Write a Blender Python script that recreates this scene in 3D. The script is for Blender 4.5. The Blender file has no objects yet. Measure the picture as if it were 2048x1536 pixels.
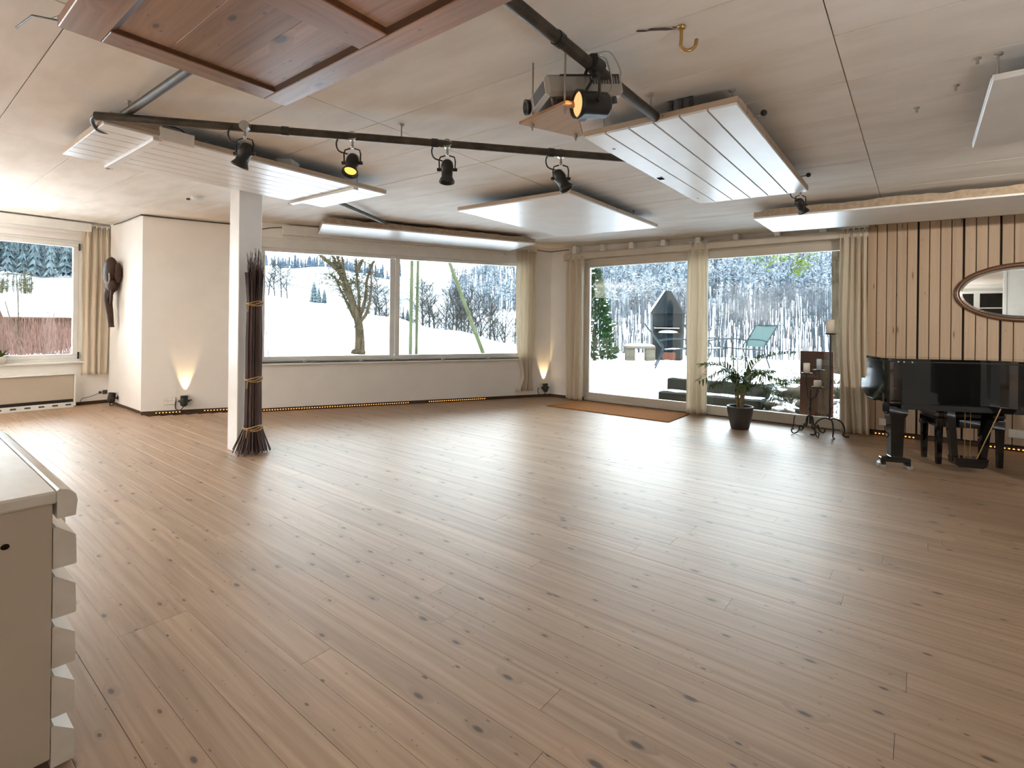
import bpy, math, random
from mathutils import Vector, Matrix, noise as mnoise

SC = bpy.context.scene
COL = SC.collection
PI = math.pi
rnd = random.Random(7)

# ------------------------------------------------------------------ camera, sky, exposure, lamps
YAW, ROLL, EYE = math.radians(128.56), 0.0115, 1.25
FW = Vector((math.cos(YAW), math.sin(YAW), 0))
R0 = Vector((math.sin(YAW), -math.cos(YAW), 0)); U0 = Vector((0, 0, 1))
RT = R0 * math.cos(ROLL) + U0 * math.sin(ROLL)
UP = -R0 * math.sin(ROLL) + U0 * math.cos(ROLL)
cd = bpy.data.cameras.new('camera'); cam = bpy.data.objects.new('camera', cd); COL.objects.link(cam)
cd.sensor_width = 36.0; cd.lens = 36.0 * 1021.0 / 2048.0
cd.shift_y = -(768 - 647.2) / 2048.0
cd.clip_start = 0.05; cd.clip_end = 2000
cam.matrix_world = Matrix(((RT.x, UP.x, -FW.x, 0), (RT.y, UP.y, -FW.y, 0), (RT.z, UP.z, -FW.z, EYE), (0, 0, 0, 1)))
SC.camera = cam

SKY_COLOR, SKY_STRENGTH, EXPOSURE = (0.83, 0.915, 1.0), 3.2, 2.35
LAMP_GAIN = 1.0
w = bpy.data.worlds.new('overcast_sky'); SC.world = w; w.use_nodes = True
bg = w.node_tree.nodes['Background']; bg.inputs[0].default_value = (*SKY_COLOR, 1); bg.inputs[1].default_value = SKY_STRENGTH
vs = SC.view_settings
SC.display_settings.display_device = 'sRGB'
vs.view_transform = 'Standard'; vs.look = 'None'; vs.exposure = EXPOSURE; vs.gamma = 1.0; vs.use_curve_mapping = False
cy = SC.cycles
cy.use_denoising = True; cy.max_bounces = 14; cy.diffuse_bounces = 8; cy.glossy_bounces = 6
cy.transparent_max_bounces = 16; cy.transmission_bounces = 8
cy.caustics_reflective = False; cy.caustics_refractive = False; cy.sample_clamp_indirect = 8.0
cy.use_adaptive_sampling = True; cy.adaptive_threshold = 0.01

def portal(loc, rot, sx, sy):
    l = bpy.data.lights.new('window_portal', 'AREA'); l.shape = 'RECTANGLE'; l.size = sx; l.size_y = sy; l.cycles.is_portal = True
    o = bpy.data.objects.new('window_portal', l); o.location = loc; o.rotation_euler = rot; COL.objects.link(o)

def look(d):
    return Vector(d).to_track_quat('-Z', 'Y').to_euler()

# ------------------------------------------------------------------ mesh builder
class MB:
    def __init__(s): s.v = []; s.f = []; s.sm = []; s.mi = []
    def add(s, vs, fs, smooth=False, m=0, T=None):
        b = len(s.v)
        s.v += [tuple(T @ Vector(p)) if T is not None else tuple(p) for p in vs]
        s.f += [tuple(i + b for i in f) for f in fs]; s.sm += [smooth] * len(fs); s.mi += [m] * len(fs); return s
    def box(s, x0, x1, y0, y1, z0, z1, c=0.0, m=0, T=None):
        if c <= 0:
            P = [(x, y, z) for z in (z0, z1) for y in (y0, y1) for x in (x0, x1)]
            return s.add(P, [(0, 2, 3, 1), (4, 5, 7, 6), (0, 1, 5, 4), (2, 6, 7, 3), (0, 4, 6, 2), (1, 3, 7, 5)], m=m, T=T)
        c = min(c, (x1 - x0) * .49, (y1 - y0) * .49, (z1 - z0) * .49)
        V = []; idx = {}
        for i, x in enumerate((x0, x1)):
            for j, y in enumerate((y0, y1)):
                for k, z in enumerate((z0, z1)):
                    sx, sy, sz = (c, -c)[i], (c, -c)[j], (c, -c)[k]
                    for a, p in enumerate(((x, y + sy, z + sz), (x + sx, y, z + sz), (x + sx, y + sy, z))):
                        idx[i, j, k, a] = len(V); V.append(p)
        F = []
        for i in (0, 1): F.append(tuple(idx[i, j, k, 0] for j, k in ((0, 0), (1, 0), (1, 1), (0, 1))[::(1 if i else -1)]))
        for j in (0, 1): F.append(tuple(idx[i, j, k, 1] for i, k in ((0, 0), (1, 0), (1, 1), (0, 1))[::(-1 if j else 1)]))
        for k in (0, 1): F.append(tuple(idx[i, j, k, 2] for i, j in ((0, 0), (1, 0), (1, 1), (0, 1))[::(1 if k else -1)]))
        for i in (0, 1):
            for j in (0, 1):
                q = (idx[i, j, 0, 0], idx[i, j, 0, 1], idx[i, j, 1, 1], idx[i, j, 1, 0]); F.append(q if (i == j) else q[::-1])
        for i in (0, 1):
            for k in (0, 1):
                q = (idx[i, 0, k, 0], idx[i, 0, k, 2], idx[i, 1, k, 2], idx[i, 1, k, 0]); F.append(q[::-1] if (i == k) else q)
        for j in (0, 1):
            for k in (0, 1):
                q = (idx[0, j, k, 1], idx[0, j, k, 2], idx[1, j, k, 2], idx[1, j, k, 1]); F.append(q if (j == k) else q[::-1])
        for i in (0, 1):
            for j in (0, 1):
                for k in (0, 1):
                    q = tuple(idx[i, j, k, a] for a in (0, 1, 2)); F.append(q if (i + j + k) % 2 else q[::-1])
        return s.add(V, F, m=m, T=T)
    def prism(s, poly, z0, z1, m=0, T=None, smooth=False):
        n = len(poly); V = [(x, y, z0) for x, y in poly] + [(x, y, z1) for x, y in poly]
        F = [tuple(range(n))[::-1], tuple(range(n, 2 * n))]
        s.add(V, F, m=m, T=T)
        b = len(s.v) - 2 * n
        s.f += [(b + i, b + (i + 1) % n, b + n + (i + 1) % n, b + n + i) for i in range(n)]; s.sm += [smooth] * n; s.mi += [m] * n
        return s
    def tube(s, pts, r, n=8, m=0, T=None, caps=True, flat=1.0):
        pts = [Vector(p) for p in pts]; k = len(pts)
        rs = r if isinstance(r, (list, tuple)) else [r] * k
        V = []; prev = None
        for i, p in enumerate(pts):
            t = (pts[min(i + 1, k - 1)] - pts[max(i - 1, 0)])
            if t.length < 1e-9: t = Vector((0, 0, 1))
            t.normalize()
            if prev is None:
                a = Vector((0, 0, 1)) if abs(t.z) < .9 else Vector((1, 0, 0))
                x = t.cross(a).normalized()
            else:
                x = (prev - t * prev.dot(t))
                x = x.normalized() if x.length > 1e-6 else t.orthogonal().normalized()
            prev = x; y = t.cross(x)
            for j in range(n):
                a = 2 * PI * j / n
                V.append(p + (x * math.cos(a) + y * math.sin(a) * flat) * rs[i])
        F = [(i * n + j, i * n + (j + 1) % n, (i + 1) * n + (j + 1) % n, (i + 1) * n + j) for i in range(k - 1) for j in range(n)]
        s.add(V, F, smooth=n > 4, m=m, T=T)
        if caps: s.add(V[:n], [tuple(range(n))[::-1]], m=m, T=T); s.add(V[-n:], [tuple(range(n))], m=m, T=T)
        return s
    def lathe(s, prof, n=24, m=0, T=None, smooth=True):
        V = []; F = []; k = len(prof)
        for r, z in prof:
            for j in range(n):
                a = 2 * PI * j / n; V.append((r * math.cos(a), r * math.sin(a), z))
        for i in range(k - 1):
            for j in range(n):
                F.append((i * n + j, i * n + (j + 1) % n, (i + 1) * n + (j + 1) % n, (i + 1) * n + j))
        return s.add(V, F, smooth=smooth, m=m, T=T)
    def ball(s, c, r, nu=14, nv=9, m=0, T=None, fn=None):
        rx, ry, rz = r if isinstance(r, (list, tuple)) else (r, r, r)
        V = []; F = []
        for i in range(nv + 1):
            th = PI * i / nv
            for j in range(nu):
                ph = 2 * PI * j / nu
                d = Vector((math.sin(th) * math.cos(ph), math.sin(th) * math.sin(ph), math.cos(th)))
                k = fn(d) if fn else 1.0
                V.append((c[0] + d.x * rx * k, c[1] + d.y * ry * k, c[2] + d.z * rz * k))
        for i in range(nv):
            for j in range(nu):
                F.append((i * nu + j, (i + 1) * nu + j, (i + 1) * nu + (j + 1) % nu, i * nu + (j + 1) % nu))
        return s.add(V, F, smooth=True, m=m, T=T)
    def grid(s, fn, nu, nv, m=0, smooth=True, T=None):
        V = [fn(i / nu, j / nv) for j in range(nv + 1) for i in range(nu + 1)]
        F = [(j * (nu + 1) + i, j * (nu + 1) + i + 1, (j + 1) * (nu + 1) + i + 1, (j + 1) * (nu + 1) + i) for j in range(nv) for i in range(nu)]
        return s.add(V, F, smooth=smooth, m=m, T=T)
    def mesh(s, name, mat):
        me = bpy.data.meshes.new(name); me.from_pydata(s.v, [], s.f)
        me.polygons.foreach_set('use_smooth', s.sm)
        if isinstance(mat, (list, tuple)):
            for k in mat: me.materials.append(k)
            me.polygons.foreach_set('material_index', s.mi)
        elif mat: me.materials.append(mat)
        me.update(); return me
    def build(s, name, mat, parent=None, loc=None, rz=0.0, rot=None):
        return link(name, s.mesh(name, mat), parent, loc, rz, rot)

def link(name, me, parent=None, loc=None, rz=0.0, rot=None):
    o = bpy.data.objects.new(name, me); COL.objects.link(o)
    if parent is not None: o.parent = parent
    if loc is not None: o.location = loc
    if rot is not None: o.rotation_euler = rot
    elif rz: o.rotation_euler = (0, 0, rz)
    return o

def tag(o, label=None, cat=None, group=None, kind=None):
    if label: o['label'] = label
    if cat: o['category'] = cat
    if group: o['group'] = group
    if kind: o['kind'] = kind
    return o

def thing(name, label, cat, loc=(0, 0, 0), rz=0.0, group=None, rot=None):
    o = bpy.data.objects.new(name, None); COL.objects.link(o); o.empty_display_size = .1
    o.location = loc; o.rotation_euler = rot if rot is not None else (0, 0, rz)
    return tag(o, label, cat, group)

def kids(o): return [c for c in bpy.data.objects if c.parent == o]
def dup(root, loc, rz=0.0, label=None, group=None, rot=None):
    r = root.copy(); COL.objects.link(r); r.location = loc; r.rotation_euler = rot if rot is not None else (0, 0, rz)
    if label: r['label'] = label
    if group: r['group'] = group
    for ch in kids(root):
        c = ch.copy(); COL.objects.link(c); c.parent = r
        for g in kids(ch):
            d = g.copy(); COL.objects.link(d); d.parent = c
    return r

def struct(name, mb, mat, parent=None, **k):
    o = mb.build(name, mat, parent, **k)
    if parent is None: o['kind'] = 'structure'
    return o

def lerp(a, b, t): return a + (b - a) * t
def sstep(a, b, x):
    t = max(0.0, min(1.0, (x - a) / (b - a))); return t * t * (3 - 2 * t)
def bez(p, n=12):
    p = [Vector(q) for q in p]; out = []
    for i in range(n + 1):
        t = i / n; q = list(p)
        while len(q) > 1: q = [q[k].lerp(q[k + 1], t) for k in range(len(q) - 1)]
        out.append(q[0])
    return out
def smooth_path(pts, n=6):
    P = [Vector(p) for p in pts]; P = [P[0] * 2 - P[1]] + P + [P[-1] * 2 - P[-2]]; out = []
    for i in range(1, len(P) - 2):
        for k in range(n):
            t = k / n; a, b, c, d = P[i - 1:i + 3]
            out.append(.5 * ((2 * b) + (c - a) * t + (2 * a - 5 * b + 4 * c - d) * t * t + (3 * b - a - 3 * c + d) * t ** 3))
    return out + [P[-2]]
def fbm(x, y, z=0.0, o=3):
    s, a = 0.0, 1.0
    for _ in range(o): s += a * mnoise.noise((x, y, z)); x *= 2; y *= 2; z *= 2; a *= .5
    return s

# ------------------------------------------------------------------ materials
class NT:
    def __init__(s, name):
        s.m = bpy.data.materials.new(name); s.m.use_nodes = True; s.t = s.m.node_tree; s.t.nodes.clear()
        s.out = s.n('ShaderNodeOutputMaterial')
    def n(s, typ, **k):
        o = s.t.nodes.new(typ)
        for a, b in k.items():
            if a.startswith('i_'):
                key = a[2:]; key = int(key) if key.isdigit() else key.replace('_', ' ')
                o.inputs[key].default_value = b
            else: setattr(o, a, b)
        return o
    def l(s, a, b): s.t.links.new(a, b)
    def math(s, op, a, b=None, c=None, clamp=False):
        o = s.n('ShaderNodeMath', operation=op, use_clamp=clamp)
        for i, x in enumerate((a, b, c)):
            if x is None: continue
            if isinstance(x, (int, float)): o.inputs[i].default_value = x
            else: s.l(x, o.inputs[i])
        return o.outputs[0]
    def mix(s, f, a, b, typ='MIX'):
        o = s.n('ShaderNodeMix', data_type='RGBA', blend_type=typ)
        for i, x in ((0, f), (6, a), (7, b)):
            if isinstance(x, (int, float)): o.inputs[i].default_value = x
            elif isinstance(x, (tuple, list)): o.inputs[i].default_value = (*x, 1) if len(x) == 3 else x
            else: s.l(x, o.inputs[i])
        return o.outputs[2]
    def ramp(s, x, a, b):
        o = s.n('ShaderNodeMapRange', clamp=True); s.l(x, o.inputs[0]); o.inputs[1].default_value = a; o.inputs[2].default_value = b; return o.outputs[0]
    def coords(s, scale=(1, 1, 1), space='Object', jitter=0.0):
        tc = s.n('ShaderNodeTexCoord'); v = tc.outputs[space]
        if jitter:
            oi = s.n('ShaderNodeObjectInfo'); c = s.n('ShaderNodeCombineXYZ')
            s.l(s.math('MULTIPLY', oi.outputs['Random'], jitter), c.inputs[0]); s.l(s.math('MULTIPLY', oi.outputs['Random'], jitter * .37), c.inputs[1])
            a = s.n('ShaderNodeVectorMath', operation='ADD'); s.l(v, a.inputs[0]); s.l(c.outputs[0], a.inputs[1]); v = a.outputs[0]
        mp = s.n('ShaderNodeMapping'); mp.inputs['Scale'].default_value = scale; s.l(v, mp.inputs[0]); return mp.outputs[0]
    def noise(s, v, scale=5.0, detail=4.0, rough=.55, dist=0.0):
        o = s.n('ShaderNodeTexNoise'); s.l(v, o.inputs['Vector']); o.inputs['Scale'].default_value = scale; o.inputs['Detail'].default_value = detail
        o.inputs['Roughness'].default_value = rough; o.inputs['Distortion'].default_value = dist; return o.outputs[0]
    def bsdf(s, color, rough=.5, metal=0.0, spec=.5, bump=None, bstr=.2, bdist=.005, coat=0.0, coat_rough=.1, sheen=0.0):
        b = s.n('ShaderNodeBsdfPrincipled')
        for k, x in (('Base Color', color), ('Roughness', rough), ('Metallic', metal)):
            if isinstance(x, (int, float)): b.inputs[k].default_value = x
            elif isinstance(x, (tuple, list)): b.inputs[k].default_value = (*x, 1)
            else: s.l(x, b.inputs[k])
        b.inputs['Specular IOR Level'].default_value = spec
        b.inputs['Coat Weight'].default_value = coat; b.inputs['Coat Roughness'].default_value = coat_rough
        b.inputs['Sheen Weight'].default_value = sheen
        if bump is not None:
            bp = s.n('ShaderNodeBump'); bp.inputs['Strength'].default_value = bstr; bp.inputs['Distance'].default_value = bdist
            s.l(bump, bp.inputs['Height']); s.l(bp.outputs[0], b.inputs['Normal'])
        s.l(b.outputs[0], s.out.inputs[0]); return s.m

def sr(r, g, b):
    f = lambda c: (c / 255 / 12.92) if c <= 10 else ((c / 255 + .055) / 1.055) ** 2.4
    return (f(r), f(g), f(b))

def pm(name, c1, c2=None, scale=6.0, rough=.5, metal=0.0, spec=.5, stretch=(1, 1, 1), bstr=.0, bdist=.004, coat=0.0, coat_rough=.08, jitter=3.0, lo=.35, hi=.65, detail=4.0, space='Object', sheen=0.0):
    t = NT(name); v = t.coords(stretch, space, jitter); nz = t.noise(v, scale, detail)
    c2 = c2 or tuple(x * .9 for x in c1)
    col = t.mix(t.ramp(nz, lo, hi), c1, c2)
    return t.bsdf(col, rough, metal, spec, nz if bstr else None, bstr, bdist, coat, coat_rough, sheen)

def wood(name, light, dark, axis=0, knots=1.0, rough=.45, knot_col=(.05, .028, .016), grain=1.0, var=.22, cell=(3.2, 7.5), spec=.5, gl=34.0, coat=0.0, coat_rough=.2, tint=None, wav=1.0):
    """boards whose grain runs along local axis 0 (x), 1 (y) or 2 (z), with dark knots; every board its own cut"""
    t = NT(name); oi = t.n('ShaderNodeObjectInfo'); rv = oi.outputs['Random']
    v0 = t.coords((1, 1, 1), 'Object', 53.0)
    sx = t.n('ShaderNodeSeparateXYZ'); t.l(v0, sx.inputs[0])
    a = sx.outputs[axis]; others = [i for i in (0, 1, 2) if i != axis]
    b = t.math('ADD', sx.outputs[others[0]], t.math('MULTIPLY', sx.outputs[others[1]], .73))
    kc = t.n('ShaderNodeCombineXYZ'); t.l(t.math('MULTIPLY', a, cell[0]), kc.inputs[0]); t.l(t.math('MULTIPLY', b, cell[1]), kc.inputs[1])
    vo = t.n('ShaderNodeTexVoronoi', voronoi_dimensions='2D'); vo.inputs['Scale'].default_value = 1.0; t.l(kc.outputs[0], vo.inputs['Vector'])
    cs = t.n('ShaderNodeSeparateColor'); t.l(vo.outputs['Color'], cs.inputs[0])
    thr = t.math('MULTIPLY', t.math('MAXIMUM', t.math('SUBTRACT', cs.outputs[0], .42), 0.0), .24 * knots)
    ratio = t.math('DIVIDE', vo.outputs['Distance'], t.math('MAXIMUM', thr, .001))
    vo2 = t.n('ShaderNodeTexVoronoi', voronoi_dimensions='2D'); vo2.inputs['Scale'].default_value = 2.6; t.l(kc.outputs[0], vo2.inputs['Vector'])
    cs2 = t.n('ShaderNodeSeparateColor'); t.l(vo2.outputs['Color'], cs2.inputs[0])
    thr2 = t.math('MULTIPLY', t.math('MAXIMUM', t.math('SUBTRACT', cs2.outputs[1], .66), 0.0), .34 * knots)
    km2 = t.math('SUBTRACT', 1.0, t.ramp(t.math('DIVIDE', vo2.outputs['Distance'], t.math('MAXIMUM', thr2, .001)), .6, 1.3))
    km = t.math('SUBTRACT', 1.0, t.ramp(ratio, .60, 1.25)); halo = t.math('SUBTRACT', 1.0, t.ramp(ratio, .8, 3.2))
    swirl = t.math('MULTIPLY', halo, .05)
    gc = t.n('ShaderNodeCombineXYZ'); t.l(t.math('MULTIPLY', a, 1.1), gc.inputs[0]); t.l(t.math('MULTIPLY', t.math('ADD', b, swirl), gl), gc.inputs[1])
    g = t.noise(gc.outputs[0], 1.0, 5.0, .6, .6 * wav)
    gc2 = t.n('ShaderNodeCombineXYZ'); t.l(t.math('MULTIPLY', a, .8), gc2.inputs[0]); t.l(t.math('MULTIPLY', b, 6.0), gc2.inputs[1])
    g2 = t.noise(gc2.outputs[0], 1.0, 3.0, .5, .4)
    col = t.mix(t.math('MULTIPLY', t.ramp(g, .35, .72), .75 * grain), light, dark)
    col = t.mix(t.math('MULTIPLY', t.ramp(g2, .45, .8), .35 * grain), col, tint or dark)
    bright = t.math('ADD', 1.0 - var * .5, t.math('MULTIPLY', rv, var))
    cb = t.n('ShaderNodeCombineColor'); [t.l(bright, cb.inputs[i]) for i in range(3)]
    col = t.mix(1.0, col, cb.outputs[0], 'MULTIPLY')
    col = t.mix(t.math('MULTIPLY', halo, .35), col, dark)
    col = t.mix(t.math('MULTIPLY', km2, .62), col, knot_col)
    col = t.mix(t.math('MULTIPLY', km, .90), col, knot_col)
    return t.bsdf(col, rough, 0, spec, g, .08, .002, coat, coat_rough)

def emit(name, col, s):
    t = NT(name); e = t.n('ShaderNodeEmission'); e.inputs[0].default_value = (*col, 1); e.inputs[1].default_value = s
    t.l(e.outputs[0], t.out.inputs[0]); return t.m

def glass(name, tint=(.95, .98, .965)):
    t = NT(name); tr = t.n('ShaderNodeBsdfTransparent'); tr.inputs[0].default_value = (*tint, 1)
    gl = t.n('ShaderNodeBsdfGlossy'); gl.inputs['Roughness'].default_value = .01
    fr = t.n('ShaderNodeFresnel'); fr.inputs[0].default_value = 1.5
    mx = t.n('ShaderNodeMixShader'); t.l(fr.outputs[0], mx.inputs[0]); t.l(tr.outputs[0], mx.inputs[1]); t.l(gl.outputs[0], mx.inputs[2])
    t.l(mx.outputs[0], t.out.inputs[0]); return t.m

M = {}
M['plaster'] = pm('white_plaster', (.82, .81, .79), (.79, .775, .75), 3.0, .75, spec=.25, bstr=.06, bdist=.01, jitter=0)
M['ceiling'] = pm('limewashed_concrete', (.83, .80, .75), (.67, .62, .55), 1.6, .8, spec=.2, stretch=(1, 3, 1), bstr=.10, bdist=.01, jitter=9, lo=.42, hi=.85, detail=9)
M['ceiling_joint'] = pm('concrete_joint', (.30, .235, .17), (.42, .35, .27), 9, .85, jitter=0)
M['floor_base'] = pm('dark_floor_gap', (.06, .035, .02), (.04, .024, .014), 5, .8, jitter=0)
M['pine_floor'] = wood('oiled_pine', (.42, .292, .192), (.25, .148, .084), 0, .72, .50, (.060, .036, .024), cell=(3.9, 9.4), var=.15, spec=.40, tint=(.40, .25, .17), coat=.30, coat_rough=.40, grain=1.15)
M['cladding'] = wood('larch_cladding', (.52, .395, .285), (.42, .305, .205), 2, .5, .55, (.22, .13, .075), cell=(1.6, 9), var=.16, spec=.3)
M['gap_black'] = pm('black_gap', (.012, .010, .009), (.02, .017, .014), 5, .8)
M['white_paint'] = pm('white_gloss_paint', (.82, .82, .81), (.77, .765, .75), 4, .34, spec=.5, jitter=6, coat=.10, coat_rough=.16)
M['white_frame'] = pm('white_window_lacquer', (.78, .79, .765), (.73, .74, .715), 5, .35)
M['beige_frame'] = pm('beige_door_lacquer', (.60, .55, .475), (.56, .51, .43), 5, .45)
M['raw_edge'] = wood('raw_spruce_edge', (.52, .42, .32), (.42, .32, .23), 0, .3, .7, var=.1)
M['old_door'] = wood('old_red_pine', (.33, .175, .095), (.17, .075, .036), 0, .9, .36, (.045, .026, .018), cell=(2.6, 6.0), var=.3, tint=(.30, .215, .175), coat=.2, coat_rough=.3, grain=1.3)
M['old_door_y'] = wood('old_red_pine_cross', (.30, .15, .075), (.17, .075, .036), 1, .7, .36, (.045, .026, .018), cell=(2.6, 6.0), var=.25, tint=(.28, .20, .16), coat=.2, coat_rough=.3, grain=1.3)
M['dark_mould'] = wood('dark_moulding', (.085, .036, .015), (.05, .02, .009), 0, 0.0, .5, spec=.3)
M['dark_mould_y'] = wood('dark_moulding_cross', (.17, .075, .032), (.10, .04, .018), 1, 0.0, .4)
M['felt'] = pm('brown_wool_felt', (.44, .345, .255), (.33, .25, .18), 26, .95, spec=.1, bstr=.5, bdist=.01)
M['black_metal'] = pm('black_lacquered_metal', (.014, .014, .013), (.022, .021, .02), 8, .38)
M['truss'] = pm('dark_bronze_pipe', (.045, .038, .030), (.085, .072, .055), 14, .5, metal=.3)
M['steel'] = pm('brushed_steel', (.55, .55, .53), (.42, .42, .40), 20, .35, metal=1.0)
M['rod'] = pm('galvanised_rod', (.33, .29, .24), (.42, .38, .32), 20, .5, metal=.4)
M['piano'] = pm('piano_black_lacquer', (.004, .004, .0045), (.006, .006, .006), 3, .05, spec=.5, coat=.25, coat_rough=.015)
M['leather'] = pm('black_leather', (.012, .011, .011), (.02, .018, .018), 60, .32, bstr=.3, bdist=.002)
M['brass'] = pm('worn_brass', (.62, .42, .17), (.5, .33, .13), 12, .3, metal=1.0)
M['iron'] = pm('wrought_iron', (.018, .016, .015), (.035, .03, .027), 30, .5, metal=.4, bstr=.2)
M['wax'] = pm('candle_wax', (.76, .70, .60), (.70, .62, .52), 6, .45)
M['wax_grey'] = pm('blue_grey_wax', (.50, .57, .60), (.44, .5, .53), 6, .45)
M['walnut'] = wood('walnut_frame', (.13, .055, .022), (.07, .028, .011), 0, 0, .3, coat=.4)
M['mirror'] = pm('silvered_glass', (.90, .92, .91), (.90, .92, .91), 2, .005, metal=1.0)
M['mat_coir'] = pm('rust_coir', (.36, .145, .035), (.26, .095, .022), 70, .95, spec=.1, bstr=.6, bdist=.006, lo=.3, hi=.7)
M['pot'] = pm('anthracite_ceramic', (.030, .026, .027), (.038, .032, .033), 9, .45)
M['soil'] = pm('potting_soil', (.03, .02, .012), (.05, .033, .02), 50, .95, bstr=.6)
M['palm_leaf'] = pm('palm_green', (.05, .10, .028), (.09, .145, .042), 5, .7, spec=.15)
M['palm_dry'] = pm('palm_yellow_tip', (.27, .26, .09), (.20, .22, .07), 5, .5)
M['palm_stem'] = pm('palm_stem', (.14, .085, .035), (.20, .15, .06), 14, .6)
M['twig'] = pm('willow_twig', (.060, .030, .026), (.11, .058, .048), 9, .55, stretch=(1, 1, .2), jitter=9)
M['straw'] = pm('straw_tie', (.46, .32, .15), (.36, .23, .10), 30, .7)
M['carving'] = pm('dark_carved_wood', (.036, .018, .012), (.060, .031, .021), 16, .5, spec=.2, bstr=.15)
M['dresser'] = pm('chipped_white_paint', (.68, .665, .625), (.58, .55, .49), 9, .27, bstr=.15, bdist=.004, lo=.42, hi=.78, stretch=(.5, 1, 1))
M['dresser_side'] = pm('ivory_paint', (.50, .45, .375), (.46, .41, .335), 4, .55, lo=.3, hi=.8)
M['plastic'] = pm('white_plastic', (.74, .73, .69), (.70, .69, .65), 4, .4)
M['grey_plastic'] = pm('silver_plastic', (.40, .375, .335), (.36, .335, .30), 4, .42)
M['dark_plastic'] = pm('dark_grille', (.05, .045, .04), (.07, .06, .055), 9, .5)
M['plywood'] = wood('plywood_shelf', (.50, .36, .23), (.42, .29, .175), 0, .2, .5)
M['ply_edge'] = pm('orange_plywood_edge', (.36, .16, .05), (.25, .11, .035), 18, .5)
def curtain_mat():
    t = NT('cream_linen'); nz = t.noise(t.coords((1, 1, .1), 'Object', 5), 40, 3)
    col = t.mix(nz, (.86, .80, .69), (.80, .73, .62))
    b = t.n('ShaderNodeBsdfPrincipled'); t.l(col, b.inputs['Base Color']); b.inputs['Roughness'].default_value = .9; b.inputs['Specular IOR Level'].default_value = .1
    tl = t.n('ShaderNodeBsdfTranslucent'); t.l(col, tl.inputs[0])
    mx = t.n('ShaderNodeMixShader'); mx.inputs[0].default_value = .42; t.l(b.outputs[0], mx.inputs[1]); t.l(tl.outputs[0], mx.inputs[2]); t.l(mx.outputs[0], t.out.inputs[0]); return t.m
M['linen'] = curtain_mat()
M['pane'] = glass('window_glass')
M['lens_warm'] = emit('warm_lamp_lens', (1.0, .50, .20), .26)
M['lens_yellow'] = emit('yellow_lamp_lens', (1.0, .66, .13), .28)
M['led'] = emit('amber_led', (1.0, .40, .10), .42)
M['recess'] = pm('brown_recess', (.10, .055, .03), (.07, .038, .02), 8, .7)
# outdoors
M['snow'] = pm('snow', (.62, .64, .68), (.50, .53, .58), 1.3, .8, spec=.2, bstr=.35, bdist=.06, jitter=0, detail=6)
M['bark'] = pm('bark', (.034, .024, .014), (.011, .008, .005), 12, .85, stretch=(1, 1, .25), bstr=.8, bdist=.02)
M['ivy'] = pm('ivy_leaf', (.012, .017, .006), (.024, .029, .010), 7, .5)
M['lichen_pole'] = pm('lichen_wood', (.052, .057, .030), (.030, .034, .018), 9, .85, stretch=(1, 1, .2))
M['barn_wood'] = wood('weathered_barn_boards', (.042, .021, .0125), (.022, .0115, .0075), 2, .2, .8, var=.25)
M['red_twig'] = pm('red_shrub_twig', (.055, .026, .020), (.10, .058, .046), 5, .7, jitter=9)
M['stone'] = pm('grey_brown_stone', (.085, .074, .055), (.055, .048, .036), 9, .85, bstr=.5, bdist=.02)
M['step_stone'] = pm('dark_green_stone', (.016, .018, .015), (.024, .026, .022), 7, .7, bstr=.3, bdist=.01)
M['stove'] = pm('slate_blue_steel', (.0032, .0048, .0058), (.0055, .0078, .0094), 5, .5)
M['stove_side'] = pm('light_grey_side', (.045, .053, .062), (.036, .043, .050), 7, .8)  # lighter grey, used on one side panel only
M['chair_frame'] = pm('blue_grey_tube', (.013, .0185, .022), (.018, .024, .028), 9, .4)
M['sling'] = pm('teal_sling_mesh', (.030, .050, .050), (.038, .060, .060), 60, .7)
M['conifer'] = pm('arborvitae_green', (.010, .023, .009), (.020, .040, .014), 4, .7, lo=.3, hi=.7)
M['larch_green'] = pm('larch_spray', (.045, .066, .010), (.066, .085, .017), 4, .7)
M['birch'] = pm('pale_orange_bark', (.050, .034, .022), (.032, .022, .015), 6, 1.0, spec=.02)
M['moss'] = pm('garden_shrub', (.024, .021, .010), (.045, .040, .020), 6, .9)
M['rust'] = pm('rusted_steel', (.095, .040, .028), (.070, .028, .019), 3.5, .6, stretch=(1, 1, 1))
M['letter'] = pm('pale_lettering', (.16, .15, .135), (.14, .13, .12), 9, .6)
def hillmat(name, snow, dark, scale, lo, hi, stretch=(1, 1, 1), dist=0.4):
    t = NT(name); v = t.coords(stretch, 'Object'); a = t.noise(v, scale, 8, .68, dist); b = t.noise(v, scale * .12, 3)
    f = t.ramp(t.math('ADD', a, t.math('MULTIPLY', t.math('SUBTRACT', b, .5), .5)), lo, hi)
    return t.bsdf(t.mix(f, snow, dark), .9, 0, .1)
M['hill'] = hillmat('snowy_hill', (.22, .23, .25), (.055, .066, .080), .11, .50, .66)
M['frost_forest'] = hillmat('frosted_trees', (.160, .180, .203), (.034, .046, .060), 1.1, .40, .60)
M['hazed_forest'] = hillmat('haze_tinted_forest', (.060, .078, .10), (.018, .030, .048), .5, .40, .62)  # blue cast of distance haze is put into the tree colour
M['bare_forest'] = hillmat('bare_grey_trees', (.026, .024, .021), (.009, .009, .0085), .8, .3, .7)
M['pale_trunks'] = hillmat('pale_frosted_trunks', (.052, .060, .068), (.018, .023, .029), .7, .35, .65)
M['spruce_forest'] = hillmat('snowy_spruce', (.060, .078, .086), (.0055, .0115, .014), 1.6, .40, .62)
M['bank_soil'] = hillmat('snow_patched_soil', (.50, .53, .58), (.012, .010, .007), 3.2, .40, .52)

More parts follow.
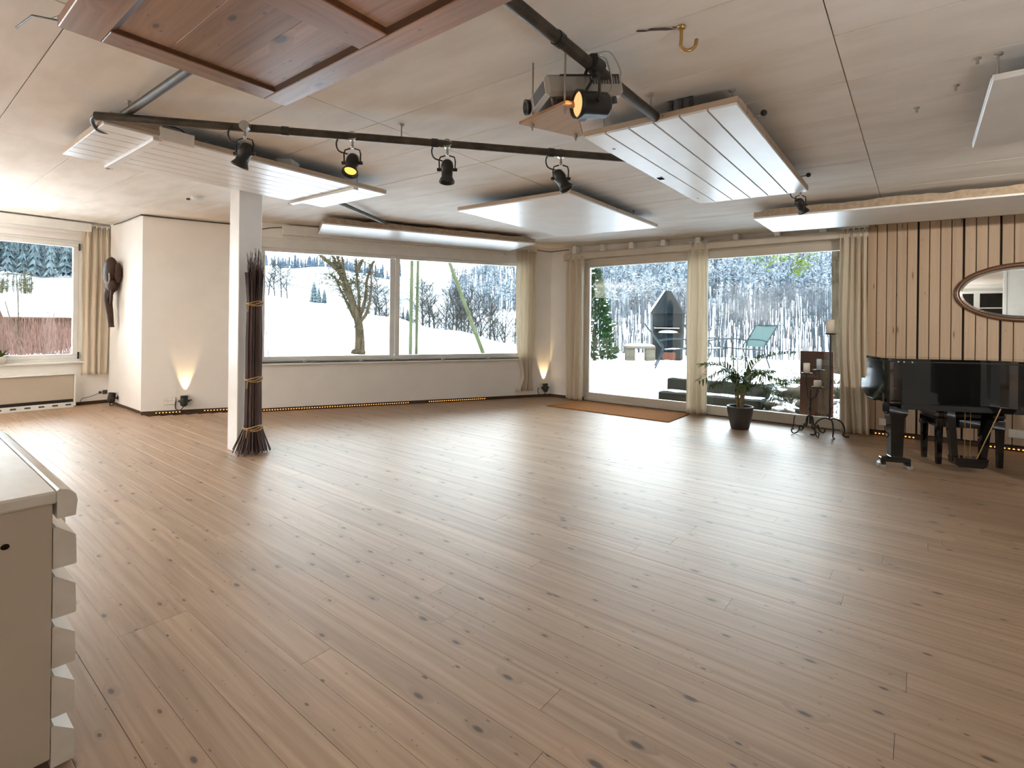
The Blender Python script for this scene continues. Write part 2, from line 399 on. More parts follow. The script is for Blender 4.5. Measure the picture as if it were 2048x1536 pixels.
for nm_ in ('snow', 'bark', 'ivy', 'lichen_pole', 'barn_wood', 'red_twig', 'stone', 'step_stone', 'stove', 'stove_side', 'sling', 'chair_frame', 'conifer', 'larch_green', 'moss', 'rust', 'letter', 'hill', 'frost_forest', 'hazed_forest', 'bare_forest', 'pale_trunks', 'spruce_forest', 'bank_soil'):
    for nd in M[nm_].node_tree.nodes:
        if nd.type == 'BSDF_PRINCIPLED': nd.inputs['Specular IOR Level'].default_value = .02; nd.inputs['Roughness'].default_value = 1.0

# ------------------------------------------------------------------ the room
XL, YR, XE, YS = -9.45, 7.30, 2.60, -4.20          # left wall, patio wall, far end wall, wall behind the camera
UB, NB = Vector((.461, .887, 0)), Vector((.887, -.461, 0))   # along / out of the window wall
OFF_F, OFF_B = -8.012, -7.774
def zc(x): return 2.445 - .0215 * x
def TB(off):   # local frame of the oblique wall: x along it, y out of the room, z up
    return Matrix(((UB.x, -NB.x, 0, NB.x * off), (UB.y, -NB.y, 0, NB.y * off), (0, 0, 1, 0), (0, 0, 0, 1)))
TF, TW = TB(OFF_F), TB(OFF_B)
RB = math.atan2(UB.y, UB.x)

# floor: slab and pine planks
floor = struct('floor', MB().prism([(XL - .15, YS), (XE, YS), (XE, 7.42), (-5.1, 7.42), (-5.16, 7.2), (-8.05, 1.95), (-8.1, 2.3), (XL - .15, 2.3)], -.12, -.022), M['floor_base'])
PW = .1242
def plank_mesh(L):
    c = .0005; h = PW / 2 - .0005
    prof = [(-h, -.022), (h, -.022), (h, -c), (h - c, 0), (-h + c, 0), (-h, -c)]
    V = [(x, y, z) for x in (0, L) for y, z in prof]; n = 6
    F = [tuple(range(n)), tuple(range(n, 2 * n))[::-1]] + [(i, n + i, n + (i + 1) % n, (i + 1) % n) for i in range(n)]
    return MB().add(V, F).mesh('plank', M['pine_floor'])
lens = [plank_mesh(l) for l in (2.4, 3.1, 3.9, 4.6)]; LL = (2.4, 3.1, 3.9, 4.6)
def x_start(y):
    if y < 2.2: return XL
    return max(-8.0, -5.0 + (y - 7.3) * .461 / .887) - .12
k = 0
for r in range(-20, 57):
    y = .487 + PW * (r + .5)
    if y > YR + .02 or y < -2.0: continue
    x = x_start(y) + .0; end = XE - .02
    first = True
    while x < end - .05:
        i = rnd.randrange(4)
        if first and rnd.random() < .6: i = rnd.randrange(2)
        L = LL[i]
        if x + L > end - .9:
            me = plank_mesh(end - x); L = end - x
        else: me = lens[i]
        link('plank', me, floor, (x, y, rnd.uniform(-.0004, .0003))); k += 1
        x += L + .0012; first = False
struct('floor_rear', MB().box(XL, XE, YS, -2.05, -.022, 0), M['pine_floor'])

# ceiling: formwork bays with dark joints, falling slightly towards the piano
TH = math.atan(.0215)
ceil = struct('ceiling', MB().box(XL - .3, XE + .3, YS - .1, YR + .35, .012, .2), M['ceiling_joint'])
ceil.location = (0, 0, 2.445); ceil.rotation_euler = (0, TH, 0)
xs = [-9.75, -7.43, -5.05, -2.67, -.287, 2.1, 2.9]
ys = [-4.3 + .0]; yy = -3.9
while yy < 7.6: ys.append(yy); yy += .4900
for i in range(len(xs) - 1):
    for j in range(len(ys) - 1):
        g = .0022; dz = rnd.uniform(-.001, .001)
        MB().box(xs[i] + g, xs[i + 1] - g, ys[j] + g, ys[j + 1] - g, dz, .012, .0015).build('panel', M['ceiling'], ceil)

ZT = 2.72
# wall_left with its long window opening
WL0, WL1, WLZ0, WLZ1 = -3.6, 1.90, .64, 2.37
wb = MB()
wb.box(XL - .22, XL, YS, 2.42, .05, WLZ0).box(XL - .22, XL, YS, 2.42, WLZ1, ZT)
wb.box(XL - .22, XL, YS, WL0, WLZ0, WLZ1).box(XL - .22, XL, WL1, 2.42, WLZ0, WLZ1)
struct('wall_left', wb, M['plaster'])
# short return beside it
struct('wall_return', MB().box(XL, -7.9, 2.2, 2.42, .05, ZT), M['plaster'])
# window wall in two planes
fc = MB().box(-1.70, -.30, 0, .22, .05, ZT, T=TF)
wbk = MB()
W0, W1, WZ0, WZ1 = -.36, 3.83, .665, 2.40
wbk.box(-.42, 4.30, 0, .24, .05, WZ0, T=TW).box(-.42, 4.30, 0, .24, WZ1, ZT, T=TW)
wbk.box(-.42, W0, 0, .24, WZ0, WZ1, T=TW).box(W1, 4.30, 0, .24, WZ0, WZ1, T=TW)
struct('wall_facet', fc, M['plaster']); struct('wall_back', wbk, M['plaster'])
# patio wall: pier, lintel, and board-clad part
PX0, PX1, PZ = -4.33, -.66, 2.32
wr = MB().box(-5.0, PX0, YR, YR + .25, .05, ZT).box(PX0, PX1, YR, YR + .25, PZ, ZT).box(PX1, XE + .2, YR + .03, YR + .25, 0, ZT)
wr.box(PX1, -.485, YR, YR + .03, 0, ZT)
wall_r = struct('wall_right', wr, M['plaster'])
struct('trim_1', MB().box(-.485, XE, YR + .012, YR + .029, .05, 2.5), M['gap_black'])
x = -.478; grp = [5, 4, 3, 2, 1, 2, 3, 4, 5, 5, 4]; gi = 0
while x < XE and gi < len(grp):
    for q in range(grp[gi]):
        if x > XE - .05: break
        MB().box(0, .0862, 0, .026, .065, 2.47, .004).build('plank', M['cladding'], wall_r, (x, YR - .012 + rnd.uniform(-.001, .001), 0)); x += .0925
    x += .012; gi += 1
struct('wall_end', MB().box(XE, XE + .2, YS, YR + .25, 0, ZT), M['plaster'])
wsb = MB().box(XL - .22, XE + .2, YS - .2, YS, 0, ZT)
struct('wall_front', wsb, M['plaster'])
struct('wall_partition', MB().box(1.32, XE, .30, .42, 0, 2.60).box(1.32, 1.36, .42, .45, 0, 2.60), M['white_frame'])

# recessed skirtings with amber light strings
def led_run(name, T, x0, x1, spans, flip=1, label='', col=True):
    struct(name, MB().box(x0, x1, .03 * flip - .012, .03 * flip + .012, -.04, .06, T=T), M['recess'])
    for k_, (a, b) in enumerate(spans):
        s = thing('light_strip', label if isinstance(label, str) else label[k_], 'light strip'); s['group'] = 'amber light strings in the skirting gap'
        MB().box(a, b, .002 * flip - .004, .002 * flip + .006, .012, .040, T=T).build('strip', M['recess'], s)
        m = MB(); n = int((b - a) / .034)
        for q in range(n):
            u = a + (q + .5) * (b - a) / n
            m.box(u - .008, u + .008, -.006, .001, .018, .030, .003, T=T)
        o = m.build('bulb', M['led'], s); o['kind'] = 'stuff'
led_run('baseboard_facet', TF, -1.70, -.42, [(-1.55, -1.25), (-1.0, -.70)], label=('short amber bulb strip in the skirting gap below the white socket plate', 'short amber bulb strip in the skirting gap next to the white column'))
led_run('baseboard_back', TW, -.42, 4.22, [(-.30, 1.75)], label='longest amber bulb strip in the skirting gap, starting behind the twig bundle')
s_ = thing('light_strip', 'shorter amber bulb strip under the far pane of the wide window', 'light strip', group='amber light strings in the skirting gap')
MB().box(2.05, 3.0, -.002, .008, .012, .040, T=TW).build('strip', M['recess'], s_)
m = MB()
for q in range(28): m.box(2.066 + q * .034 - .008, 2.066 + q * .034 + .008, -.006, .001, .018, .030, .003, T=TW)
m.build('bulb', M['led'], s_)['kind'] = 'stuff'
TR = Matrix.Translation((0, YR, 0))
led_run('baseboard_right', TR, -.485, XE, [(-.40, -.02), (.58, 1.9)], label=('amber bulb strip glowing at the foot of the larch boards behind the near piano leg', 'amber bulb strip glowing at the foot of the larch boards past the pedal lyre'))
struct('baseboard_left', MB().box(XL - .05, XL - .02, YS, 2.25, -.04, .06), M['recess'])
struct('baseboard_return', MB().box(XL, -7.93, 2.23, 2.26, -.04, .06), M['recess'])
struct('baseboard_corner', MB().box(-4.97, PX0, 7.33, 7.36, -.04, .06), M['recess'])

# ------------------------------------------------------------------ windows
def frame_rect(mb, x0, x1, z0, z1, wd, y0, y1, T, c=.006):
    mb.box(x0, x1, y0, y1, z0, z0 + wd, c, T=T).box(x0, x1, y0, y1, z1 - wd, z1, c, T=T)
    mb.box(x0, x0 + wd, y0, y1, z0 + wd, z1 - wd, c, T=T).box(x1 - wd, x1, y0, y1, z0 + wd, z1 - wd, c, T=T)
    return mb
# window_1, left wall (x along +y of the room)
TL = Matrix(((0, -1, 0, XL), (1, 0, 0, 0), (0, 0, 1, 0), (0, 0, 0, 1)))
w1 = struct('window_1', frame_rect(MB(), WL0, WL1, WLZ0, WLZ1, .045, .05, .13, TL), M['white_frame'])
w1.data.materials[0] = M['white_frame']
for a, b in ((.02, 1.86), (-1.72, .0), (-3.56, -1.74)):
    f = frame_rect(MB(), a, b, WLZ0 + .04, WLZ1 - .035, .062, .04, .11, TL).build('sash', M['white_frame'], w1)
    MB().box(a + .05, b - .05, .07, .078, WLZ0 + .09, WLZ1 - .085, T=TL).build('pane', M['pane'], f)
for z in (.72, 2.28):
    MB().box(1.852, 1.872, .018, .045, z - .05, z + .05, .004, T=TL).build('hinge', M['dark_plastic'], w1)
MB().box(WL0 - .05, WL1 + .02, -.06, .12, WLZ0 - .028, WLZ0 - .002, .006, T=TL).build('sill', M['white_frame'], w1)
MB().box(WL0, 1.97, -.11, -.0, 2.50, 2.62, .006, T=TL).build('pelmet', M['white_frame'], w1)
MB().tube([(WL0, -.05, 2.44), (1.83, -.05, 2.44)], .011, 8, T=TL).build('blind_bar', M['plastic'], w1)
# window_2, oblique wall
w2 = struct('window_2', frame_rect(MB(), W0, W1, WZ0, WZ1, .06, .10, .17, TW), M['white_frame'])
for a, b in ((W0 + .03, 1.53), (1.535, W1 - .03)):
    f = frame_rect(MB(), a, b, WZ0 + .015, WZ1 - .11, .072, .085, .15, TW).build('sash', M['white_frame'], w2)
    MB().box(a + .06, b - .06, .115, .123, WZ0 + .07, WZ1 - .17, T=TW).build('pane', M['pane'], f)
MB().box(W0, W1, .03, .16, WZ1 - .135, WZ1 + .01, .006, T=TW).build('head_board', M['white_frame'], w2)
MB().box(W0 - .02, W1 + .0, -.045, .14, WZ0 - .026, WZ0, .006, T=TW).build('sill', M['white_frame'], w2)
for u in (.27, 1.04, 1.53, 2.30, 3.06):
    MB().box(u - .03, u + .03, .045, .085, WZ0, WZ0 + .035, .006, T=TW).box(u - .012, u + .012, .035, .06, WZ0 + .03, WZ0 + .05, .003, T=TW).build('sill_clip', M['plastic'], w2)
bl = thing('roller_blind', 'white roller blind drawn up in its box above the wide window', 'blind')
MB().box(-.05, 3.30, -.13, -.0, 2.43, 2.565, .012, T=TW).build('blind_box', M['white_frame'], bl)
MB().tube([(-.04, -.10, 2.415), (3.28, -.10, 2.415)], .012, 8, T=TW).build('blind_bar', M['plastic'], bl)
MB().box(3.26, 3.30, -.115, -.085, 2.37, 2.43, .006, T=TW).build('bar_end', M['plastic'], bl)
# window_3, patio glazing
def TP(x): return Matrix.Translation((0, YR, 0))
w3 = struct('window_3', frame_rect(MB(), PX0, PX1, 0, PZ, .055, .05, .16, TP(0)), M['beige_frame'])
for a, b, yo in ((PX0 + .03, -2.40, 0), (-2.44, PX1 - .03, -.03)):
    f = MB().box(a, b, .06 + yo, .125 + yo, 0.005, .135, .006, T=TP(0)).box(a, b, .06 + yo, .125 + yo, 2.19, PZ - .02, .006, T=TP(0))
    f.box(a, a + .055, .06 + yo, .125 + yo, .135, 2.19, .006, T=TP(0)).box(b - .055, b, .06 + yo, .125 + yo, .135, 2.19, .006, T=TP(0))
    f = f.build('sash', M['beige_frame'], w3)
    MB().box(a + .045, b - .045, .085 + yo, .093 + yo, .125, 2.20, T=TP(0)).build('pane', M['pane'], f)
pel = thing('curtain_pelmet', 'beige curtain pelmet with small blocks running above the patio glazing', 'pelmet')
MB().box(-4.66, -.47, -.10, -.002, 2.315, 2.405, .005, T=TP(0)).build('pelmet_board', M['beige_frame'], pel)
MB().box(-4.66, -.47, -.05, -.03, 2.405, 2.44, T=TP(0)).build('back_track', M['beige_frame'], pel)
for q in range(8):
    x = -4.42 + q * .50
    MB().box(x - .035, x + .035, -.15, -.005, 2.405, zc(x) - .012, .006, T=TP(0)).build('block', M['white_frame'], pel)
# window seen only in the mirror, panes black to show an unlit room
w4 = struct('window_4', frame_rect(MB(), .62, 1.80, 1.0, 2.28, .07, YS - .0, YS + .06, Matrix()), M['white_frame'])
MB().box(1.16, 1.28, YS, YS + .06, 1.07, 2.21).box(.69, 1.73, YS + .01, YS + .05, 1.80, 1.83).box(.69, 1.73, YS + .01, YS + .05, 1.40, 1.43).build('glazing_bar', M['white_frame'], w4)
MB().box(.68, 1.74, YS + .002, YS + .012, 1.05, 2.22).build('pane', M['piano'], w4)

portal((XL - .05, (WL0 + WL1) / 2, (WLZ0 + WLZ1) / 2), (PI / 2, 0, -PI / 2), WL1 - WL0, WLZ1 - WLZ0)
portal(TW @ Vector(((W0 + W1) / 2, .15, (WZ0 + WZ1) / 2)), (PI / 2, 0, RB + PI), W1 - W0, WZ1 - WZ0)
portal((.5 * (PX0 + PX1), YR + .14, PZ / 2), (PI / 2, 0, PI), PX1 - PX0, PZ)

# ------------------------------------------------------------------ cable and gap line along the wall tops
cab = MB().tube(smooth_path([TF @ Vector((-1.72, -.02, 2.60)), TF @ Vector((-1.2, -.02, 2.585)), TF @ Vector((-.42, -.02, 2.57))], 4), .010, 6).build('cable', M['truss'])
tag(cab, 'dark cable pinned along the top of the wall above the floor spotlight', 'cable')
cab = MB().tube(smooth_path([(XL + .3, 2.18, 2.62), (-8.8, 2.18, 2.61), (-7.92, 2.17, 2.605)], 4), .007, 6).build('cable', M['truss'])
tag(cab, 'thin dark cable along the ceiling edge above the carved wall mask', 'cable')
cab = MB().tube(smooth_path([TW @ Vector(p) for p in ((-.30, -.02, 2.50), (-.15, -.03, 2.53), (.1, -.03, 2.55), (.6, -.14, 2.52), (1.1, -.14, 2.53))], 5), .006, 6).build('cable', M['truss'])
tag(cab, 'loose dark cable wandering over the roller blind box', 'cable')
cab = MB().tube(smooth_path([TW @ Vector((3.9, -.02, 2.50)), TW @ Vector((4.1, -.02, 2.49)), (-4.93, YR - .03, 2.49), (-4.6, YR - .03, 2.50)], 5), .007, 6).build('cable', M['truss'])
tag(cab, 'dark cable crossing the wall corner beside the patio curtain', 'cable')

# ------------------------------------------------------------------ unseen uplighters added as fill light for the room
def fill_torchiere(label, x, y, power, h=.95):
    o = thing('fill_uplighter', label, 'added fill lamp', (x, y, 0), group='added fill uplighters out of view')
    MB().lathe([(0, 0), (.15, 0), (.15, .018), (.02, .03), (.014, .05)], 24).build('base', M['black_metal'], o)
    MB().tube([(0, 0, .03), (0, 0, h - .10)], .013, 10).build('pole', M['black_metal'], o)
    MB().lathe([(0, h - .12), (.05, h - .115), (.16, h), (.155, h), (.045, h - .10), (0, h - .10)], 24).build('bowl', M['black_metal'], o)
    MB().lathe([(0, h - .085), (.03, h - .09), (.035, h - .06), (0, h - .03)], 12).build('bulb', M['lens_warm'], o)
    spot_light('fill_uplight', (x, y, h + .005), (0, 0, 1), power, math.radians(150), .6, (1, .97, .93), .14)

def spot_light(name, loc, d, power, ang, blend=.5, col=(1, .62, .3), size=.03):
    l = bpy.data.lights.new(name, 'SPOT'); l.energy = power * LAMP_GAIN; l.spot_size = ang; l.spot_blend = blend; l.color = col; l.shadow_soft_size = size
    o = bpy.data.objects.new(name, l); o.location = loc; o.rotation_euler = look(d); COL.objects.link(o)
fill_torchiere('added black bowl fill uplighter outside the view next to the mirror side', .95, 1.15, 9)
fill_torchiere('added black bowl fill uplighter by the rear wall behind the dresser', -4.4, -3.2, 90)
fill_torchiere('added black bowl fill uplighter near the glazed window at the back', -.3, -3.2, 44)
fill_torchiere('added black bowl fill uplighter beside the long side window', -8.6, -1.6, 240)

# ------------------------------------------------------------------ column and bundle of twigs
col = MB().box(-5.226, -5.02, 2.155, 2.37, 0, zc(-5.1) + .02, .006).build('column', M['white_paint'])
tag(col, 'square white painted column standing free in the studio with twigs beside it', 'column')
bt = thing('twig_bundle', 'tall bundle of dark willow twigs tied with straw against the white column', 'twig bundle', (-4.90, 2.248, 0))
tw = MB(); R2 = random.Random(3)
for q in range(150):
    a = R2.uniform(0, 2 * PI); rr = math.sqrt(R2.random()) * .072
    x, y = rr * math.cos(a), rr * math.sin(a)
    fl = R2.uniform(1.6, 2.5) if rr > .04 else R2.uniform(1.0, 1.9)
    z0 = R2.uniform(.005, .05); top = R2.uniform(1.6, 1.98) - rr * 1.2
    if x * fl < -.125: fl = .125 / abs(x)
    p = [(x * fl + R2.uniform(-.01, .01), y * fl, z0), (x * 1.05, y * 1.05, .26), (x * .95, y * .95, .68), (x * 1.0, y * 1.0, 1.05), (x * .88, y * .88, 1.40), (x * 1.0 + R2.uniform(-.012, .012), y * 1.0 + R2.uniform(-.012, .012), 1.7), (x * 1.05 + R2.uniform(-.02, .02), y * 1.05 + R2.uniform(-.02, .02), top)]
    tw.tube(p, [.0048, .0052, .005, .005, .0045, .004, .0015], 5, caps=False)
tw.build('twigs', M['twig'], bt)['kind'] = 'stuff'
for z, r in ((.245, .083), (.70, .074), (1.41, .070)):
    t = MB()
    for d in (-.012, 0, .012):
        t.tube([(r * math.cos(a), r * math.sin(a), z + d + .012 * math.sin(a * 2 + d * 90)) for a in [2 * PI * i / 20 for i in range(21)]], .0065, 6, caps=False)
    t.tube([(.05, -.07, z), (.06, -.085, z - .03), (.045, -.082, z - .08)], .006, 5)
    t.build('straw_tie', M['straw'], bt)

# ------------------------------------------------------------------ curtains
def curtain(label, T, x0, x1, z0, z1, folds, amp=.035, pinch=None, y=-.07, group=None, flare=None):
    o = thing('curtain', label, 'curtain', group=group)
    m = MB(); ph = rnd.uniform(0, 6)
    def fn(u, v):
        z = lerp(z0, z1, v); a, b = x0, x1
        if pinch: a, b = pinch(z, a, b)
        if flare: a, b = flare(z, a, b)
        w_ = u + .018 * math.sin(u * 17 + ph)
        A = amp * (1.0 - .55 * sstep(.90, 1.0, v)) * (.75 + .25 * math.sin(v * 3 + u * 9 + ph))
        yy = y + A * math.sin(2 * PI * folds * w_ + .5 * math.sin(v * 4 + ph)) + A * .12 * math.sin(2 * PI * folds * 2.3 * w_ + 1)
        if v > .93: yy += .012 * math.sin(2 * PI * folds * 3 * w_)
        return (lerp(a, b, u) + .006 * math.sin(v * 7 + u * 5), yy, z)
    m.grid(fn, folds * 14, 40, T=T); c = m.build('cloth', M['linen'], o)
    sd = c.modifiers.new('thick', 'SOLIDIFY'); sd.thickness = .003
    t = MB()
    for q in range(folds + 1):
        u = lerp(x0, x1, (q + .5) / (folds + 1.0)); t.box(u - .006, u + .006, y - .02, y + .02, z1 - .01, z1 + .03, .002, T=T)
    t.box(x0 - .01, x1 + .01, y - .008, y + .008, z1 + .02, z1 + .035, T=T)
    t.build('curtain_track', M['white_frame'], o); return o
curtain('short cream linen curtain hanging beside the small window above the heater', TL, 1.88, 2.185, .44, 2.575, 4, .030)
def pin(z, a, b):
    k = sstep(.9, .36, z) if z > .36 else 1 - sstep(.36, .14, z) * .95
    c = (a + b) / 2 + .03 * k; h = (b - a) / 2 * (1 - .42 * k) * (1 - .1 * sstep(.9, 1.6, 1.6 - z + .9)); return c - h, c + h
curtain('short cream curtain gathered in a knot at the end of the wide window', TW, 3.50, 3.86, .13, 2.46, 5, .030, pinch=pin)
curtain('long narrow cream curtain at the corner end of the patio glazing', TP(0), -4.60, -4.27, .012, 2.36, 3, .042, y=-.09)
curtain('long cream curtain hanging between the two patio panes', TP(0), -2.575, -2.285, .012, 2.40, 3, .042, y=-.09)
def fl2(z, a, b): k = sstep(1.3, 0, z); return a + .03 * k, b + .045 * k
curtain('widest cream curtain hanging between patio glass and larch boards', TP(0), -.745, -.475, .012, 2.40, 4, .046, flare=fl2, y=-.10)

# ------------------------------------------------------------------ things hung from the ceiling
def rod_part(par, x, y, z0, z1, rz=.0045):
    m = MB().tube([(x, y, z0), (x, y, z1)], rz, 6).lathe([(0, z1 - .012), (.016, z1 - .010), (.016, z1)], 10, T=Matrix.Translation((x, y, 0)))
    m.build('hanger_rod', M['rod'], par)
# old panelled door
dr = thing('hanging_door', 'old reddish pine panelled door hung flat under the ceiling', 'door panel', (-2.55, .43, 2.35), rot=(0, TH, 0))
LX, LY, TK = 2.35, .885, .042
def dboard(name, x0, x1, y0, y1, z0, z1, mat, c=.003, par=None):
    return MB().box(x0, x1, y0, y1, z0, z1, c).build(name, M[mat], par or dr)
dboard('stile', .0, LX, .775, LY, 0, TK, 'old_door')
dboard('stile', .0, LX, 0, .13, 0, TK, 'old_door')
for a, b in ((0, .125), (.80, .975), (1.62, 1.79), (2.2, LX)):
    dboard('rail', a, b, .131, .772, 0, TK, 'old_door_y')
for a, b in ((.125, .80), (.975, 1.62), (1.79, 2.2)):
    yq = .133
    for q in range(3):
        y2 = yq + (.19, .22, .226)[q]; dboard('panel_board', a + .004, b - .004, yq + .001, y2, .014, .028, 'old_door', .0015); yq = y2
    m = MB()
    for (p, q2) in (((a, .131), (b, .131)), ((b, .131), (b, .772)), ((b, .772), (a, .772)), ((a, .772), (a, .131))):
        d = Vector((q2[0] - p[0], q2[1] - p[1], 0)).normalized(); nrm = Vector((-d.y, d.x, 0))
        P, Q = Vector((*p, 0)), Vector((*q2, 0)); wdt = .026
        V = [P + Vector((0, 0, .004)), Q + Vector((0, 0, .004)), Q - d * wdt + nrm * wdt + Vector((0, 0, .017)), P + d * wdt + nrm * wdt + Vector((0, 0, .017)),
             P + Vector((0, 0, .03)), Q + Vector((0, 0, .03)), Q - d * wdt + nrm * wdt + Vector((0, 0, .03)), P + d * wdt + nrm * wdt + Vector((0, 0, .03))]
        m.add(V, [(0, 1, 2, 3), (0, 4, 5, 1), (3, 2, 6, 7)])
    m.build('moulding', M['dark_mould'], dr)
MB().box(-.006, 0, .0, LY, .002, TK, .001).build('end_edge', M['ply_edge'], dr)
MB().tube([(-.02, .02, .035), (-.15, -.05, .07), (-.35, -.07, .08)], .004, 6).tube([(.05, .02, .045), (-.12, .005, .075)], .003, 6).build('cord', M['black_metal'], dr)
for x, y in ((.25, .2), (.25, .7), (2.1, .2), (2.1, .7)):
    rod_part(dr, x, y, TK, .092 + .0)

# white boarded and felt baffles
def zpl(x, d=.13): return zc(x) - d
def baffle(label, x0, x1, y0, y1, n, along, battens=(), th=.03, d=.13, rods=(), cat='ceiling panel', edge='raw_edge'):
    o = thing('ceiling_baffle', label, cat, (x0, y0, zpl(x0, d)), rot=(0, TH, 0)); X, Y = x1 - x0, y1 - y0
    if n:
        for q in range(n):
            if along == 'y': MB().box(X * q / n + .0036, X * (q + 1) / n - .0036, 0, Y, 0, .016, .002).build('plank', M['white_paint'], o)
            else: MB().box(0, X, Y * q / n + .0022, Y * (q + 1) / n - .0022, 0, .016, .002).build('plank', M['white_paint'], o)
    else:
        MB().box(0, X, 0, Y, 0, .016, .003).build('sheet', M['white_paint'], o)
    m = MB().box(-.001, X + .001, -.004, .03, .012, .012 + th, .002).box(-.001, X + .001, Y - .03, Y + .004, .012, .012 + th, .002)
    m.box(-.004, .03, .03, Y - .03, .012, .012 + th, .002).box(X - .03, X + .004, .03, Y - .03, .012, .012 + th, .002)
    m.build('edge_frame', M[edge], o)
    MB().box(.03, X - .03, .03, Y - .03, .016, .022).build('backing', M['gap_black'], o)
    for (a0, a1, b0, b1) in battens:
        MB().box(a0, a1, b0, b1, -.022, .0, .003).build('batten', M['white_paint'], o)
    for x, y in rods: rod_part(o, x, y, .02, d + .001)
    return o
p1 = baffle('long white boarded ceiling panel with two cross battens above the column', -4.78, -3.75, .84, 2.87, 7, 'y', [(-.06, 1.02, .25, .30), (-.06, 1.02, 1.70, 1.75)], rods=((.10, .35), (.95, 1.78), (.10, 1.7), (.93, .3)))
MB().box(.93, 1.035, .28, .48, -.012, .07, .004).build('junction_box', M['ceiling'], p1)
MB().box(.96, 1.02, .03, .30, .04, .085, .003).build('ballast_block', M['raw_edge'], p1)
MB().tube(smooth_path([(.95, .1, .075), (.97, .29, .10), (1.0, .40, .095), (.99, .46, .06)], 5), .004, 6).build('cord', M['black_metal'], p1)
for b in (.275, 1.725): MB().tube([(-.07, b - .02, -.012), (-.085, b, -.02), (-.07, b + .03, -.014)], .006, 6).build('hook', M['rod'], p1)
p2 = baffle('white ceiling panel of six boards hung nearest the black stage lantern', -1.56, -.70, 2.62, 4.64, 6, 'y', rods=((.12, .02), (.80, .12), (.78, 1.7), (.12, 1.8)))
MB().box(.30, .44, .10, .20, .02, .075, .004).build('wood_block', M['raw_edge'], p2)
m = MB()
for q in range(3): m.tube([(.50 + q * .05, .10, .03), (.49 + q * .055, .08, .09), (.50 + q * .05, .06, .12)], [.014, .016, .019], 8)
m.box(.47, .66, .08, .16, .02, .06, .004).build('socket_cluster', M['dark_plastic'], p2)
for y, mt in ((.28, 'brass'), (1.66, 'brass')):
    m = MB().tube([(.84, y, .03), (.90, y, .035)], .005, 6, m=0).ball((.915, y, .038), .017, 10, 7, m=1)
    m.build('lamp_stub', [M['rod'], M['black_metal']], p2)
for y in (.25, 1.0, 1.8):
    MB().box(.055, .068, y, y + .02, -.002, .001).build('screw_mark', M['rod'], p2)
MB().box(.02, .06, 1.02, 1.08, -.003, .001, .001).build('paper_tag', M['stove'], p2)
p3 = baffle('plain white square ceiling panel hung over the middle of the floor', -3.70, -2.35, 3.73, 5.60, 0, 'y', rods=((.12, .35), (1.25, .04), (1.25, 1.45), (.15, 1.5)), d=.13)
for x, y in ((.16, .36), (1.27, 1.35), (1.27, .8)):
    MB().tube(smooth_path([(x, y, .02), (x + .03, y + .02, .06), (x, y + .05, .05), (x - .02, y, .09)], 4), .005, 6).build('hook', M['black_metal'], p3)
# two thick felt-backed panels
def felt_panel(label, T, X, Y, loc, rods, seed):
    o = thing('ceiling_baffle', label, 'ceiling panel', loc, rot=T)
    MB().box(0, X, 0, Y, 0, .018, .003).build('sheet', M['white_paint'], o)
    m = MB(); nx, ny = 60, 10; h = lambda u, v: .085 + .020 * mnoise.noise((u * X * 3 + seed, v * 3, 0)) + .012 * mnoise.noise((u * X * 9, v * 7, seed))
    m.grid(lambda u, v: (lerp(.002, X - .002, u), lerp(.002, Y - .002, v), h(u, v) * (1 if .02 < u < .98 else .8)), nx, ny)
    m.grid(lambda u, v: (lerp(.002, X - .002, u), -.0 + .006 * mnoise.noise((u * X * 6, v * 3, seed + 5)), lerp(.017, h(u, 0) * (1 if .02 < u < .98 else .8), v)), nx, 4)
    m.grid(lambda u, v: (lerp(.002, X - .002, u), Y + .006 * mnoise.noise((u * X * 6, v * 3, seed + 9)), lerp(.017, h(u, 1) * (1 if .02 < u < .98 else .8), v)), nx, 4)
    for ux in (0, 1): m.grid(lambda u, v: (.002 if ux == 0 else X - .002, lerp(.002, Y - .002, u), lerp(.017, h(ux, u) * .8, v)), 10, 4)
    m.build('felt_backing', M['felt'], o)
    for x, y in rods: rod_part(o, x, y, .08, .134)
    return o
ang = math.atan2(.887, .461)
p4 = felt_panel('long felt-backed white ceiling panel hung along the wide window', (0.0, .0, ang), 2.90, .92, (-5.70, 3.42, 2.385), [(.35, .3), (2.5, .3), (2.5, .8)], 3)
p4.rotation_euler = (Matrix.Rotation(TH, 3, 'Y') @ Matrix.Rotation(ang, 3, 'Z')).to_euler()
p4.location = (-5.70, 3.42, zpl(-5.70))
MB().tube([(2.90, .25, .06), (2.97, .22, .05), (3.0, .24, .06)], .012, 6).build('clamp', M['black_metal'], p4)
p5 = felt_panel('felt-backed white ceiling panel hung before the larch boards', (0, TH, 0), 3.3, .90, (-1.33, 5.62, zpl(-1.33)), [(.5, .4), (2.2, .4)], 8)
p5.location = (-1.33, 5.60, zpl(-1.33))
p6 = baffle('pale ceiling panel with a bright front edge hung nearest the mirror', .235, 1.6, 2.96, 4.0, 0, 'y', th=.012, d=.135, rods=((.02, .06), (1.2, .06), (1.2, .9)), edge='white_paint')
